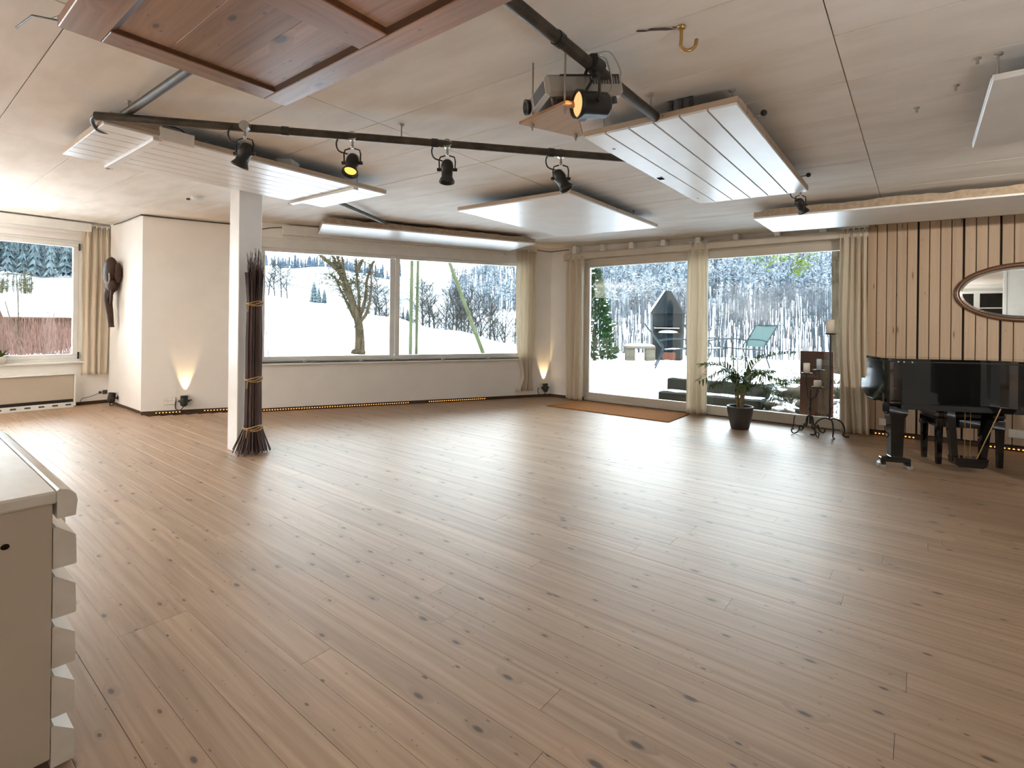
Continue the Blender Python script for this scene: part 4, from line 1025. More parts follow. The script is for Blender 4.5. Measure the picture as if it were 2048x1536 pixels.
pp = thing('potted_palm', 'small palm with feathery fronds in a dark round pot by the patio glass', 'potted palm', (-1.70, 6.62, 0))
MB().lathe([(0, .0), (.098, .0), (.105, .012), (.142, .20), (.150, .262), (.152, .275), (.138, .275), (.134, .24), (0, .24)], 32).build('pot', M['pot'], pp)
MB().lathe([(0, .25), (.135, .242)], 24).build('soil', M['soil'], pp)
m = MB(); R6 = random.Random(11)
LATv = Vector((R0.x, R0.y, 0)); DEPv = Vector((FW.x, FW.y, 0))
def W3(l, d, z): return LATv * l + DEPv * d + Vector((0, 0, z))
fr = [  # stem base, crown mid, tip (lateral, depth, height)
    ((-.02, .0), (-.05, -.02, .62), (-.26, -.05, .70), (-.55, -.12, .58), 0), ((.02, .0), (.10, .0, .66), (.30, .05, .86), (.74, .10, .93), 0),
    ((.03, .02), (.08, .06, .60), (.30, .12, .66), (.56, .20, .27), 1), ((-.01, .03), (.02, .12, .66), (.10, .30, .84), (.22, .52, .80), 0),
    ((-.03, -.02), (-.06, -.10, .55), (-.15, -.26, .62), (-.30, -.48, .47), 0), ((.0, -.03), (.04, -.12, .58), (.14, -.28, .70), (.30, -.50, .60), 0),
    ((-.02, .02), (-.04, .08, .58), (-.12, .22, .74), (-.34, .40, .74), 0), ((.01, .0), (.02, .0, .50), (.12, -.05, .66), (.36, -.10, .70), 0), ((-.02, 0), (-.04, 0, .48), (-.12, .0, .60), (-.34, .03, .50), 0), ((.02, .0), (.05, .02, .42), (.20, .0, .52), (.45, -.06, .42), 0)]
for (bx_, c1, c2, tip, dry) in fr:
    P = smooth_path([W3(bx_[0], bx_[1], .24), W3(bx_[0] * 1.5 + c1[0] * .3, bx_[1] + c1[1] * .3, lerp(.24, c1[2], .5)), W3(*c1), W3(*c2), W3(*tip)], 10)
    f = MB(); nP = len(P)
    f.tube(P, [lerp(.0085, .0022, i / (nP - 1)) for i in range(nP)], 6, m=1)
    for i in range(int(nP * .40), nP):
        t = (i / (nP - 1) - .42) / .58; d = (P[min(i + 1, nP - 1)] - P[i - 1]).normalized()
        s0 = d.cross(Vector((0, 0, 1))).normalized(); L = .21 * math.sin(PI * (.12 + .80 * t)) ** .8 + .02
        for sgn in (-1, 1):
            for rep in range(2):
                b = P[i - 1].lerp(P[i], R6.uniform(0, .9))
                dd = (s0 * sgn * R6.uniform(.75, 1.0) + d * R6.uniform(.45, .8) + Vector((0, 0, R6.uniform(-.1, .42)))).normalized()
                mid = b + dd * L * .5 + Vector((0, 0, .01)); e = b + dd * L * R6.uniform(.85, 1.05) + Vector((0, 0, -.16 * L - .02))
                nn = dd.cross(Vector((0, 0, 1))).normalized() * .0085
                mm = 2 if (dry and t > .45 and R6.random() < .6) or (R6.random() < .04) else 0
                f.add([b - nn * .5, b + nn * .5, mid + nn, e, mid - nn], [(0, 1, 2, 4), (2, 3, 4)], m=mm)
    f.build('frond', [M['palm_leaf'], M['palm_stem'], M['palm_dry']], pp)
for q in range(5):
    a = q * 1.3; MB().tube([(.03 * math.cos(a), .03 * math.sin(a), .23), (.028 * math.cos(a), .03 * math.sin(a), .38), (.03 * math.cos(a + .4), .035 * math.sin(a), .50)], [.014, .011, .006], 8).build('stem', M['palm_stem'], pp)

def cpt(l, d, z): return W3(l, d, z)
c1 = thing('candle_stand', 'tall wrought iron floor candlestick with one thick cream candle', 'candlestick', (-.79, 6.84, 0))
MB().tube([(0, 0, .185), (0, 0, 1.17)], .0085, 8).ball((0, 0, .93), .013, 10, 6).ball((0, 0, .62), .013, 10, 6).build('stem', M['iron'], c1)
MB().lathe([(0, 1.165), (.05, 1.168), (.062, 1.182), (.058, 1.182), (.046, 1.174), (0, 1.174)], 24).tube([(0, 0, 1.17), (0, 0, 1.2)], .006, 6).build('drip_plate', M['iron'], c1)
MB().lathe([(0, 1.174), (.042, 1.174), (.042, 1.33), (.036, 1.336), (.012, 1.326), (0, 1.326)], 24).build('candle', M['wax'], c1)
MB().tube([(0, 0, 1.325), (.004, 0, 1.35)], .002, 5).build('wick', M['iron'], c1)
for a in (2.75, 5.9, 4.5):
    d = LATv * math.cos(a) + DEPv * math.sin(a) * .8
    MB().tube(smooth_path([Vector((0, 0, .20)) + d * .0, d * .06 + Vector((0, 0, .205)), d * .13 + Vector((0, 0, .16)), d * .155 + Vector((0, 0, .08)), d * .14 + Vector((0, 0, .03)), d * .165 + Vector((0, 0, .008)), d * .20 + Vector((0, 0, .010))], 5), .0085, 6).build('leg', M['iron'], c1)
c2 = thing('candle_stand', 'low wrought iron candelabra with scrolled feet and three candles', 'candlestick', (-.985, 6.84, 0))
MB().tube([(0, 0, .12), (0, 0, .52)], .010, 8).ball((0, 0, .30), (.022, .022, .03), 10, 6).ball((0, 0, .40), .014, 10, 6).build('stem', M['iron'], c2)
arms = [((-.035, .02), .70, .034, .80 + .02, 'wax'), ((.135, .06), .735, .026, .865, 'wax_grey'), ((.03, -.09), .55, .040, .63, 'wax')]
for (lx, dx), zp_, rc, zt, wx in arms:
    p = W3(lx, dx, zp_)
    ar = MB().tube(smooth_path([(0, 0, .42), W3(lx * .6, dx * .6, .44), W3(lx * 1.05, dx * 1.05, lerp(.44, zp_, .6)), p], 6), .007, 6).build('arm', M['iron'], c2)
    MB().lathe([(0, -.004), (.05, 0), (.064, .014), (.060, .014), (.046, .006), (0, .006)], 20, T=Matrix.Translation(p)).build('drip_plate', M['iron'], ar)
    hc = zt - zp_
    MB().lathe([(0, .006), (rc, .006), (rc, hc), (rc * .8, hc + .008 * 1), (rc * .3, hc - .012), (0, hc - .012)], 20, T=Matrix.Translation(p)).build('candle', M[wx], ar)
for a in (3.14, .25, 4.6, 1.6):
    d = LATv * math.cos(a) + DEPv * math.sin(a)
    MB().tube(smooth_path([Vector((0, 0, .22)), d * .035 + Vector((0, 0, .20)), d * .05 + Vector((0, 0, .12)), d * .075 + Vector((0, 0, .075)), d * .115 + Vector((0, 0, .10)), d * .125 + Vector((0, 0, .055)), d * .155 + Vector((0, 0, .018)), d * .20 + Vector((0, 0, .012)), d * .215 + Vector((0, 0, .05)), d * .185 + Vector((0, 0, .062))], 5), .0075, 6).build('leg', M['iron'], c2)
MB().tube(smooth_path([W3(-.19, .05, .04), W3(-.165, .05, .09), W3(-.16, .05, .16), W3(-.15, .05, .205)], 5), .006, 6).build('scroll', M['iron'], c2)

# ------------------------------------------------------------------ outdoors: snowy ground, hills
def gp(a, d, z=0.0):   # point seen under the horizontal angle tan=a at depth d
    p = (FW + R0 * a) * d; return Vector((p.x, p.y, z))
def A(px): return (px - 1024) / 1021.0
COLS = [(-1800, [(3, -.4), (12, -.3), (40, .5), (90, 3), (200, 20), (300, 40)]),
        (-300, [(3, -.4), (12, -.5), (32, -.8), (60, 1.6), (100, 6.5), (180, 30), (300, 70)]),
        (60, [(3, -.4), (12, -.5), (32, -.9), (50, .9), (70, 3.2), (105, 7.2), (130, 12), (200, 36), (300, 76)]),
        (300, [(3, -.4), (12, -.2), (30, .3), (60, 4.0), (85, 5.5), (130, 9), (200, 28), (300, 60)]),
        (525, [(3, -.4), (10, -.2), (20, .25), (45, 2.7), (66, 4.6), (80, 4.2), (110, 6), (200, 18), (300, 31), (420, 46)]),
        (650, [(3, -.4), (10, -.2), (20, .15), (45, 2.2), (58, 3.3), (72, 2.2), (110, 4), (200, 17), (300, 32), (420, 44)]),
        (780, [(3, -.4), (10, -.2), (20, .0), (40, 1.1), (50, 1.8), (66, -1), (120, -1), (200, 9), (300, 26), (420, 38)]),
        (905, [(3, -.4), (10, -.2), (20, -.1), (36, .4), (44, .6), (60, -2), (120, -4), (200, 9), (300, 28), (420, 36)]),
        (1035, [(3, -.4), (10, -.2), (20, -.2), (34, -.2), (40, -.3), (56, -3.5), (110, -5), (180, 9), (260, 30), (360, 54)]),
        (1170, [(3, -.4), (15, -.3), (18, -.6), (30, -5.5), (60, -5.5), (90, 1.0), (130, 10), (220, 34), (300, 62)]),
        (1700, [(3, -.4), (15, -.3), (18, -.6), (28, -4.5), (55, -4.0), (85, 2.2), (130, 13), (220, 40), (300, 72)]),
        (3200, [(3, -.4), (15, -.3), (30, -3), (60, -2), (120, 8), (300, 50)])]
def colz(tab, d):
    if d <= tab[0][0]: return tab[0][1]
    for (d0, z0), (d1, z1) in zip(tab, tab[1:]):
        if d <= d1:
            t = (d - d0) / (d1 - d0); return lerp(z0, z1, t * t * (3 - 2 * t) * .5 + t * .5)
    return tab[-1][1]
def tz(a, d):
    px = 1024 + a * 1021
    if px <= COLS[0][0]: return colz(COLS[0][1], d)
    for (p0, t0), (p1, t1) in zip(COLS, COLS[1:]):
        if px <= p1:
            t = (px - p0) / (p1 - p0); t = t * t * (3 - 2 * t); z = lerp(colz(t0, d), colz(t1, d), t); break
    else: z = colz(COLS[-1][1], d)
    if d > 90: z += 2.2 * fbm(a * 9, d * .02, 3.1) * min(1, (d - 90) / 60)
    elif d > 8: z += .10 * fbm(a * 14, d * .15, 1.7)
    return z
aa = [math.tan(math.radians(lerp(-70, 62, i / 150))) for i in range(151)]
def ground(d0, d1, nd, name, mat):
    def fn(u, v):
        i = u * 150; k = min(149, int(i)); a = lerp(aa[k], aa[k + 1], i - k); d = d0 * (d1 / d0) ** v
        p = gp(a, d); p.z = tz(a, d); return p
    return struct(name, MB().grid(fn, 150, nd), mat)
ground(3.0, 92, 60, 'snow_field', M['snow'])
ground(91, 430, 46, 'hill', M['hill'])
# raised terrace
def ter_z(x, y):
    z = .38 * sstep(7.55, 8.65, y + .18 * mnoise.noise((x * 1.3, 2.2, 0)) + (.0 if x < -1.6 else .15))
    if x > -1.75: z -= .16 * (1 - sstep(8.3, 10.5, y)) * sstep(-1.75, -1.2, x)
    z *= sstep(-8.5, -6.9, x) ; z -= sstep(14.8, 19, y) * 4.0
    if -3.27 < x < -1.70 and y < 8.66: return -.12
    return z + .04 * fbm(x * 1.6, y * 1.6, 4) * sstep(7.6, 8.2, y) + .012 * fbm(x * 6, y * 6, 9)
def ter(u, v):
    x = lerp(-9.2, 5.0, u); y = 7.58 + (v ** 1.7) * 11.5; return (x, y, ter_z(x, y))
struct('ground_terrace', MB().grid(ter, 150, 90), M['snow'])
struct('ground_bank', MB().grid(lambda u, v: (lerp(-1.72, 1.2, u), lerp(7.58, 9.5, v), ter_z(lerp(-1.69, 1.2, u), lerp(7.58, 9.5, v)) + .012 + .05 * fbm(u * 14, v * 9, 6) - (.1 if v > .96 else 0)), 60, 40), M['bank_soil'])
struct('path_stone_edge', MB().box(-4.4, -.3, 7.46, 7.60, -.2, .035, .01), M['step_stone'])
st = thing('garden_steps', 'dark stone steps with snow dust rising to the terrace outside the glass', 'steps')
MB().box(-3.22, -1.72, 7.78, 8.25, -.1, .20, .012).build('step', M['step_stone'], st)
MB().box(-3.22, -1.72, 8.14, 8.62, .0, .385, .012).build('step', M['step_stone'], st)
for (x0, x1, y0, y1, z) in ((-3.18, -1.74, 7.86, 8.14, .20), (-3.18, -1.74, 8.2, 8.6, .385)):
    MB().grid(lambda u, v: (lerp(x0, x1, u), lerp(y0, y1, v), z + .012 + .012 * mnoise.noise((u * 9, v * 4, z))), 20, 6).build('snow_dust', M['snow'], st)

# ------------------------------------------------------------------ trees
def twig_fan(m, base, d, L, n, R, spread=.6, wdt=.02, mi=0):
    for _ in range(n):
        v = (d + Vector((R.uniform(-1, 1), R.uniform(-1, 1), R.uniform(-.5, 1))) * spread).normalized()
        s_ = v.orthogonal().normalized(); s_.rotate(Matrix.Rotation(R.uniform(0, 6), 3, v)); b = base + d * R.uniform(0, L * .3); l = L * R.uniform(.5, 1.1)
        m.add([b - s_ * wdt, b + s_ * wdt, b + v * l], [(0, 1, 2)], m=mi)
def bare_tree_mesh(name, H, seed, mat, spread=.32, nb=26, tw=9, wd=.022):
    R = random.Random(seed); m = MB()
    lean = Vector((R.uniform(-.08, .08), R.uniform(-.08, .08), 1))
    P = [lean * (H * t) + Vector((R.uniform(-.05, .05) * H * t, R.uniform(-.05, .05) * H * t, 0)) for t in (0, .25, .5, .75, 1)]
    for p in P: p.z = max(p.z, 0)
    m.tube(P, [H * .018, H * .014, H * .010, H * .006, H * .002], 5)
    for i in range(nb):
        t = R.uniform(.22, .98); k = min(3, int(t * 4)); b = P[k].lerp(P[k + 1], t * 4 - k); a = R.uniform(0, 2 * PI)
        d = Vector((math.cos(a), math.sin(a), R.uniform(.5, 1.5))).normalized(); L = H * spread * (1.15 - t) * R.uniform(.6, 1.2) + H * .05
        e = b + d * L; m.tube([b, b.lerp(e, .5) + Vector((0, 0, -.02 * L)), e], [H * .005, H * .0035, H * .0015], 3, caps=False)
        for s in (.35, .6, .8, 1.0): twig_fan(m, b.lerp(e, s), d, L * .42, tw // 3, R, .8, wd)
    return m.mesh(name, mat)
def conifer_mesh(name, H, seed, mat, tiers=7, seg=9):
    R = random.Random(seed); m = MB()
    m.tube([(0, 0, 0), (0, 0, H)], [H * .02, H * .004], 5)
    for t in range(tiers):
        z0 = H * (.12 + .80 * t / tiers); r = H * .20 * (1 - t / tiers) ** .85 + H * .02; z1 = z0 + H * .26
        V = [(0, 0, min(H, z1))]
        for i in range(seg * 2):
            a = PI * i / seg; k = r * (1.0 if i % 2 else .62) * R.uniform(.85, 1.15); V.append((k * math.cos(a), k * math.sin(a), z0 - (H * .03 if i % 2 else -H * .02)))
        m.add(V, [(0, 1 + i, 1 + (i + 1) % (seg * 2)) for i in range(seg * 2)])
    return m.mesh(name, mat)
# the ivy-clad tree outside the wide window
R9 = random.Random(21)
itp = gp(A(720), 18.5); itp.z = tz(A(720), 18.5) - .05
it = thing('ivy_tree', 'leaning bare tree overgrown with ivy outside the wide window', 'tree', itp, YAW - PI / 2)
tr_ = [(0, 0, 0), (.0, 0, .55), (-.06, 0, 1.2), (-.28, 0, 1.9), (-.50, .02, 2.5), (-.85, .05, 3.1), (-1.30, .08, 3.45), (-1.75, .1, 3.85), (-2.2, .1, 4.3)]
m = MB().tube(smooth_path(tr_, 6), [lerp(.20, .035, (i / 48) ** .8) for i in range(49)], 12)
m.ball((-.05, 0, .10), (.27, .25, .16), 12, 8)
m.build('trunk', M['bark'], it)
brs = [[(-.46, 0, 2.35), (-.72, .1, 3.1), (-.95, .15, 3.7), (-1.15, .2, 4.3)], [(-.42, 0, 2.3), (-.56, -.05, 2.9), (-.64, -.1, 3.5), (-.68, -.1, 4.3)],
       [(-.08, 0, 1.35), (-.06, .05, 2.1), (-.18, .1, 3.0), (-.22, .1, 4.2)], [(-.05, 0, 1.25), (.18, .05, 2.1), (.22, .1, 2.8), (.55, .1, 3.6), (1.0, .12, 4.1)],
       [(-.30, 0, 1.9), (-.62, -.1, 2.5), (-1.05, -.1, 2.9)], [(-.2, 0, 1.35), (-.55, .05, 2.0), (-.90, .05, 2.7)], [(.0, 0, 1.2), (.26, 0, 1.6), (.40, 0, 2.4), (.34, 0, 3.3)], [(-.85, 0, 3.1), (-1.0, .1, 3.5), (-1.5, .1, 4.2)], [(-.18, 0, 3.0), (.05, .1, 3.5), (.18, .1, 4.2)]]
leaf = MB()
def leaves(P, n, sp, R=R9):
    for _ in range(n):
        p = P[R.randrange(len(P))] + Vector((R.uniform(-sp, sp), R.uniform(-sp, sp), R.uniform(-sp, sp)))
        u = Vector((R.uniform(-1, 1), R.uniform(-1, 1), R.uniform(-1, 1))).normalized(); v = u.orthogonal().normalized(); s_ = R.uniform(.018, .040)
        leaf.add([p - u * s_, p + v * s_ * .7, p + u * s_, p - v * s_ * .7], [(0, 1, 2, 3)], m=0 if R.random() < .6 else 1)
for b in brs:
    P = smooth_path(b, 6); k = len(P)
    MB().tube(P, [lerp(.075, .018, i / (k - 1)) for i in range(k)], 8).build('branch', M['bark'], it)
    leaves(P[2:], 150, .11)
    m2 = MB()
    for _ in range(18):
        q = P[R9.randrange(k // 2, k)]; d = Vector((R9.uniform(-1, 1), R9.uniform(-.6, .6), R9.uniform(-.2, 1))).normalized(); e = q + d * R9.uniform(.3, .8)
        m2.tube([q, q.lerp(e, .5) + Vector((0, 0, .03)), e], [.012, .009, .004], 4); leaves([q.lerp(e, .7), e], 9, .06)
    m2.build('twig', M['bark'], it)
leaves(smooth_path(tr_, 6)[10:30], 420, .16); leaves(smooth_path(tr_, 6)[3:12], 40, .2)
leaf.build('ivy', [M['ivy'], M['moss']], it)
# wooden poles
for px, d, w_, lab in ((821, 14.0, .050, 'upright pale wooden pole nearer the window mullion'), (833, 14.2, .042, 'upright pale wooden pole paired with a thicker one')):
    p = gp(A(px), d); p.z = tz(A(px), d) - .1
    o = thing('wooden_pole', lab, 'pole', p); MB().tube([(0, 0, 0), (.02, .01, 3), (.03, .0, 5)], [w_, w_ * .9, w_ * .75], 8).build('pole', M['lichen_pole'], o)
p = gp(A(990), 13.2, -.3); o = thing('wooden_pole', 'lichened pole leaning across the far pane of the wide window', 'pole', p)
q = gp(A(868), 14.2, 4.0) - p; MB().tube([(0, 0, 0), q * .5, q], [.055, .05, .042], 8).build('pole', M['lichen_pole'], o)
# bare trees along the edge of the field, one object each
TB_ = [bare_tree_mesh('bare_tree', 9.0, 40 + i, M['bare_forest'], nb=34, tw=12, wd=.026) for i in range(4)]
spots = [(548, 84, .75), (562, 86, .8), (575, 84, .7), (535, 82, .8), (700, 74, .8), (717, 76, .85), (745, 73, .9), (762, 75, .85), (776, 74, .8), (846, 64, 1.0), (858, 66, .85), (872, 63, .9), (903, 60, .95), (912, 64, .9), (922, 61, .8), (950, 60, .9), (962, 62, .85), (978, 58, .8), (992, 60, .85), (1008, 60, .75), (890, 68, .9), (935, 70, .9)]
for i, (px, d, s) in enumerate(spots):
    a = A(px); p = gp(a, d); p.z = tz(a, d) - .2
    o = link('bare_tree', TB_[i % 4], None, p, rnd.uniform(0, 6)); o.scale = (s, s, s)
    ORD = 'first second third fourth fifth sixth seventh eighth ninth tenth eleventh twelfth thirteenth'.split()
    zone = [q for q in sorted(t[0] for t in spots) if (q < 600) == (px < 600) and (q < 800) == (px < 800)]
    ref = 'twig bundle' if px < 600 else ('ivy tree trunk' if px < 800 else 'window mullion')
    tag(o, 'leafless grey tree at the field edge, %s one counted from the %s' % (ORD[zone.index(px)], ref), 'tree', 'bare trees along the field edge')
TS = [conifer_mesh('spruce', 8, 60 + i, M['spruce_forest']) for i in range(3)]
for i, (px, d, s) in enumerate(((627, 112, .75), (637, 116, .6), (648, 118, .55), (806, 120, .7), (815, 124, .8), (880, 60, .32), (890, 60, .38))):
    a = A(px); p = gp(a, d); p.z = tz(a, d) - .1
    o = link('spruce_tree', TS[i % 3], None, p, rnd.uniform(0, 6)); o.scale = (s, s, s)
    tag(o, ('tallest dark spruce of the three on the snow near the ivy tree', 'middle dark spruce of the three on the snow near the ivy tree', 'smallest dark spruce of the three on the snow near the ivy tree', 'dark spruce on the skyline next to the window mullion', 'dark spruce on the skyline behind the upright wooden poles', 'tiny dark spruce at the field edge below the bare trees', 'tiny dark spruce at the field edge closer to the leaning pole')[i], 'tree', 'dark spruces beyond the field')
sap = gp(A(537), 14.5); sap.z = tz(A(537), 14.5) - .03
o = thing('sapling', 'thin bare sapling in the snow beside the twig bundle', 'sapling', sap)
m = MB().tube([(.05, 0, 0), (.0, 0, .5), (-.1, 0, .98)], [.012, .010, .006], 5); twig_fan(m, Vector((-.1, 0, .95)), Vector((0, 0, .3)), .38, 22, R9, 1.3, .006); m.build('stem', M['bark'], o)

def forest(name, mat, n, zone, H, seed, kind='bare', tuft=18, tw=.05):
    R = random.Random(seed); m = MB(); c = 0
    while c < n:
        px, d = zone(R); a = A(px); p = gp(a, d); p.z = tz(a, d) - .2; h = H * R.uniform(.65, 1.25); c += 1
        if kind == 'cone':
            for t in range(6):
                z0 = h * (.08 + .15 * t); r = h * .17 * (1 - t / 6.4); ph = R.uniform(0, 6); s_ = 14
                V = [p + Vector((0, 0, z0 + h * .22))]
                for j in range(s_):
                    k = r * (1.0 if j % 2 else .45) * R.uniform(.7, 1.25); V.append(p + Vector((k * math.cos(ph + 2 * PI * j / s_), k * math.sin(ph + 2 * PI * j / s_), z0 - (.05 * h * R.random() if j % 2 else -.05 * h))))
                m.add(V, [(0, 1 + j, 1 + (j + 1) % s_) for j in range(s_)])
        else:
            r = tw * 1.6; q = R.uniform(-.06, .06) * h
            m.add([p + Vector((-r, 0, 0)), p + Vector((r, 0, 0)), p + Vector((r * .3 + q, 0, h)), p + Vector((-r * .3 + q, 0, h)), p + Vector((0, -r, 0)), p + Vector((0, r, 0)), p + Vector((q, r * .3, h)), p + Vector((q, -r * .3, h))], [(0, 1, 2, 3), (4, 5, 6, 7)])
            for _ in range(tuft):
                t = R.uniform(.35, 1.0); b = p + Vector((q * t, 0, h * t)); k = h * .24 * (1.2 - t) + h * .04
                v = Vector((R.uniform(-1, 1), R.uniform(-1, 1), R.uniform(-.2, 1.1))).normalized() * k * R.uniform(.6, 1.3); s_ = v.orthogonal().normalized() * tw * R.uniform(.7, 1.6)
                m.add([b - s_, b + s_, b + v], [(0, 1, 2)])
    o = m.build(name, mat); o['kind'] = 'stuff'; return o
def fz(*a): return tag(forest(*a[:-2], **a[-2]), a[-1], 'forest')
fz('forest', M['frost_forest'], 2300, lambda R: (R.uniform(1120, 1780), R.uniform(9.9, 15.2) ** 2), 6.5, 1, dict(tuft=26, tw=.15), 'frosted grey-white forest climbing the hill behind the patio')
fz('forest', M['pale_trunks'], 1100, lambda R: (R.uniform(1130, 1780), R.uniform(60, 93)), 5.5, 2, dict(tuft=3, tw=.045), 'pale upright trunks standing on the slope just beyond the terrace')
fz('forest', M['spruce_forest'], 640, lambda R: (R.uniform(-260, 230), R.uniform(11.2, 15.5) ** 2), 11, 3, dict(kind='cone'), 'snow dusted spruce forest on the hill behind the barn')
fz('forest', M['frost_forest'], 700, lambda R: (R.uniform(900, 1110), R.uniform(12.5, 17.5) ** 2), 7.0, 4, dict(tuft=20, tw=.15), 'bluish frosted forest on the hillside beyond the leaning pole')
fz('forest', M['bare_forest'], 60, lambda R: (R.uniform(700, 1080), R.uniform(76, 118)), 6.5, 5, dict(tuft=70, tw=.03), 'thicket of leafless grey trees in the dip behind the field')
fz('forest', M['hazed_forest'], 260, lambda R: (R.uniform(500, 800), R.uniform(18.2, 20.4) ** 2), 9, 6, dict(kind='cone'), 'distant blue spruce woods on the far mountain slope')
fz('shrubs', M['moss'], 34, lambda R: (R.uniform(-40, 70), R.uniform(66, 104)), 3.6, 7, dict(tuft=70, tw=.035), 'olive brown shrubs on the snow slope above the barn roof')

# ------------------------------------------------------------------ barn and red shrubs outside the small window
bp = gp(A(9), 31.0); bp.z = -1.0
bd = (gp(A(190), 34.5) - gp(A(9), 31.0)); bd.z = 0; bd.normalize(); br_ = math.atan2(bd.y, bd.x)
bn_ = thing('barn', 'weathered wooden barn under a thick snow covered roof', 'barn', bp, br_)
BL, BW, BE, BRG = 9.0, 4.6, 2.45, 3.45
def gable(x):
    return [(x, -BW / 2, 0), (x, BW / 2, 0), (x, BW / 2, BE), (x, 0, BRG), (x, -BW / 2, BE)]
V = gable(0) + gable(BL)
MB().add(V, [(0, 1, 2, 3, 4)[::-1], (5, 6, 7, 8, 9), (0, 4, 9, 5), (1, 6, 7, 2)]).build('wall', M['barn_wood'], bn_)
for q in range(14):
    x = .12 + q * .65; MB().box(x, x + .6, -BW / 2 - .03, -BW / 2, .05, BE - .05).build('board', M['barn_wood'], bn_)
for q in range(8):
    y = -BW / 2 + .05 + q * .57; h = BE + (BRG - BE) * (1 - abs(y + .26) / (BW / 2)) - .12
    MB().box(-.03, 0, y, y + .52, .05, h).build('board', M['barn_wood'], bn_)
def slab(s, t0, t1, o):
    e = .45; V = []
    for x in (-e, BL + e):
        for (y, z) in ((0, BRG + .04), (s * (BW / 2 + e), BE - (BRG - BE) * e / (BW / 2) + .04)):
            V += [(x, y, z + t0), (x, y, z + t1)]
    return MB().add(V, [(0, 2, 3, 1), (4, 5, 7, 6), (0, 1, 5, 4), (2, 6, 7, 3), (1, 3, 7, 5), (0, 4, 6, 2)]).build(o, M['snow' if 'snow' in o else 'barn_wood'], bn_)
for s in (-1, 1): slab(s, -.06, .02, 'roof'); slab(s, .02, .24, 'snow_cover')
def shrub(label, px, d, H, n, seed, mat='red_twig', grp='red twigged shrubs before the barn'):
    R = random.Random(seed); p = gp(A(px), d); p.z = tz(A(px), d) - .15; m = MB()
    for _ in range(n):
        a = R.uniform(0, 2 * PI); r = R.uniform(0, .9); b = Vector((r * math.cos(a), r * math.sin(a), 0)); e = b * R.uniform(1.0, 1.7) + Vector((0, 0, H * R.uniform(.55, 1.1)))
        mid = b.lerp(e, .5) + Vector((R.uniform(-.1, .1), R.uniform(-.1, .1), 0)); m.tube([b, mid, e], [.017, .012, .004], 3, caps=False)
        twig_fan(m, mid, (e - b).normalized(), H * .35, 2, R, .5, .006); twig_fan(m, e, (e - b).normalized(), H * .25, 2, R, .6, .005)
    o = m.build('red_shrub', M[mat]); o.location = p; tag(o, label, 'shrub', grp)
for i, (px, d, H) in enumerate(((-40, 20, 2.4), (0, 21, 2.2), (34, 19.5, 2.0), (62, 21, 2.6), (88, 20, 2.5), (112, 21.5, 2.2), (136, 20.5, 1.9), (20, 24, 2.3), (100, 24, 2.5), (155, 23, 2.0), (50, 17, 1.3), (95, 17, 1.2), (128, 17, 1.2))):
    shrub('red-twigged leafless shrub before the barn, %s one counted from the window sash post' % 'first second third fourth fifth sixth seventh eighth ninth tenth eleventh twelfth thirteenth'.split()[sorted([155, 136, 128, 112, 100, 95, 88, 62, 50, 34, 20, 0, -40], reverse=True).index(px)], px, d, H, 26, 80 + i)
p = gp(A(40), 18.5); p.z = tz(A(40), 18.5) - .1
o = thing('birch', 'thin pale forked tree standing before the barn gable', 'tree', p, YAW - PI / 2)
MB().tube(smooth_path([(.05, 0, 0), (.0, 0, .8), (-.05, 0, 1.3), (-.30, 0, 1.8), (-.55, 0, 2.6)], 5), [lerp(.045, .015, i / 20) for i in range(21)], 6).build('trunk', M['birch'], o)
MB().tube(smooth_path([(-.05, 0, 1.3), (-.06, 0, 2.0), (-.1, 0, 3.3)], 5), [.025] * 5 + [.018] * 5 + [.008], 6).build('branch', M['bark'], o)

# ------------------------------------------------------------------ on the terrace
TZ = .39
def tp(px, d): p = gp(A(px), d); p.z = ter_z(p.x, p.y); return p
# fireplace
gpz = tp(1336, 12.9); g = thing('garden_fireplace', 'tall dark garden fireplace with a pyramid hood and snow on its shelf', 'fireplace', gpz, math.atan2(R0.y, R0.x) - .42)
w_, dpt = .34, .27
MB().box(-w_, w_, -dpt, dpt, -.08, .64, .008).build('base', M['stove'], g)
MB().box(-w_ - .05, -w_ + .001, -dpt - .02, dpt + .02, -.08, 1.16, .006).build('side_panel', M['stove_side'], g)
MB().box(w_ - .03, w_ + .03, -dpt, dpt, .64, 1.17, .006).build('side_panel', M['stove'], g)
MB().box(-w_, w_, dpt - .03, dpt, .64, 1.17).build('back_panel', M['stove'], g)
MB().box(-w_, w_, -dpt - .02, dpt, .64, .68, .006).build('shelf', M['stove'], g)
MB().ball((.02, -.06, .685), (.25, .20, .075), 16, 8).build('snow_cap', M['snow'], g)
m = MB()
for q in range(7): m.tube([(-.28 + q * .093, -.25, .80), (-.28 + q * .093, .2, .80)], .006, 5)
m.tube([(-.3, -.25, .80), (.3, -.25, .80)], .012, 6); m.build('grate', M['steel'], g)
def frus(z0, z1, a, b, c_, d_, name, mat):
    V = [(-a, -b, z0), (a, -b, z0), (a, b, z0), (-a, b, z0), (-c_, -d_, z1), (c_, -d_, z1), (c_, d_, z1), (-c_, d_, z1)]
    return MB().add(V, [(3, 2, 1, 0), (4, 5, 6, 7), (0, 1, 5, 4), (1, 2, 6, 5), (2, 3, 7, 6), (3, 0, 4, 7)]).build(name, M[mat], g)
MB().box(-w_ - .0, w_ + .0, -dpt - .01, -dpt + .03, .84, 1.18).build('front_panel', M['stove'], g)
frus(1.16, 1.74, w_ + .06, dpt + .06, .07, .06, 'hood', 'stove')
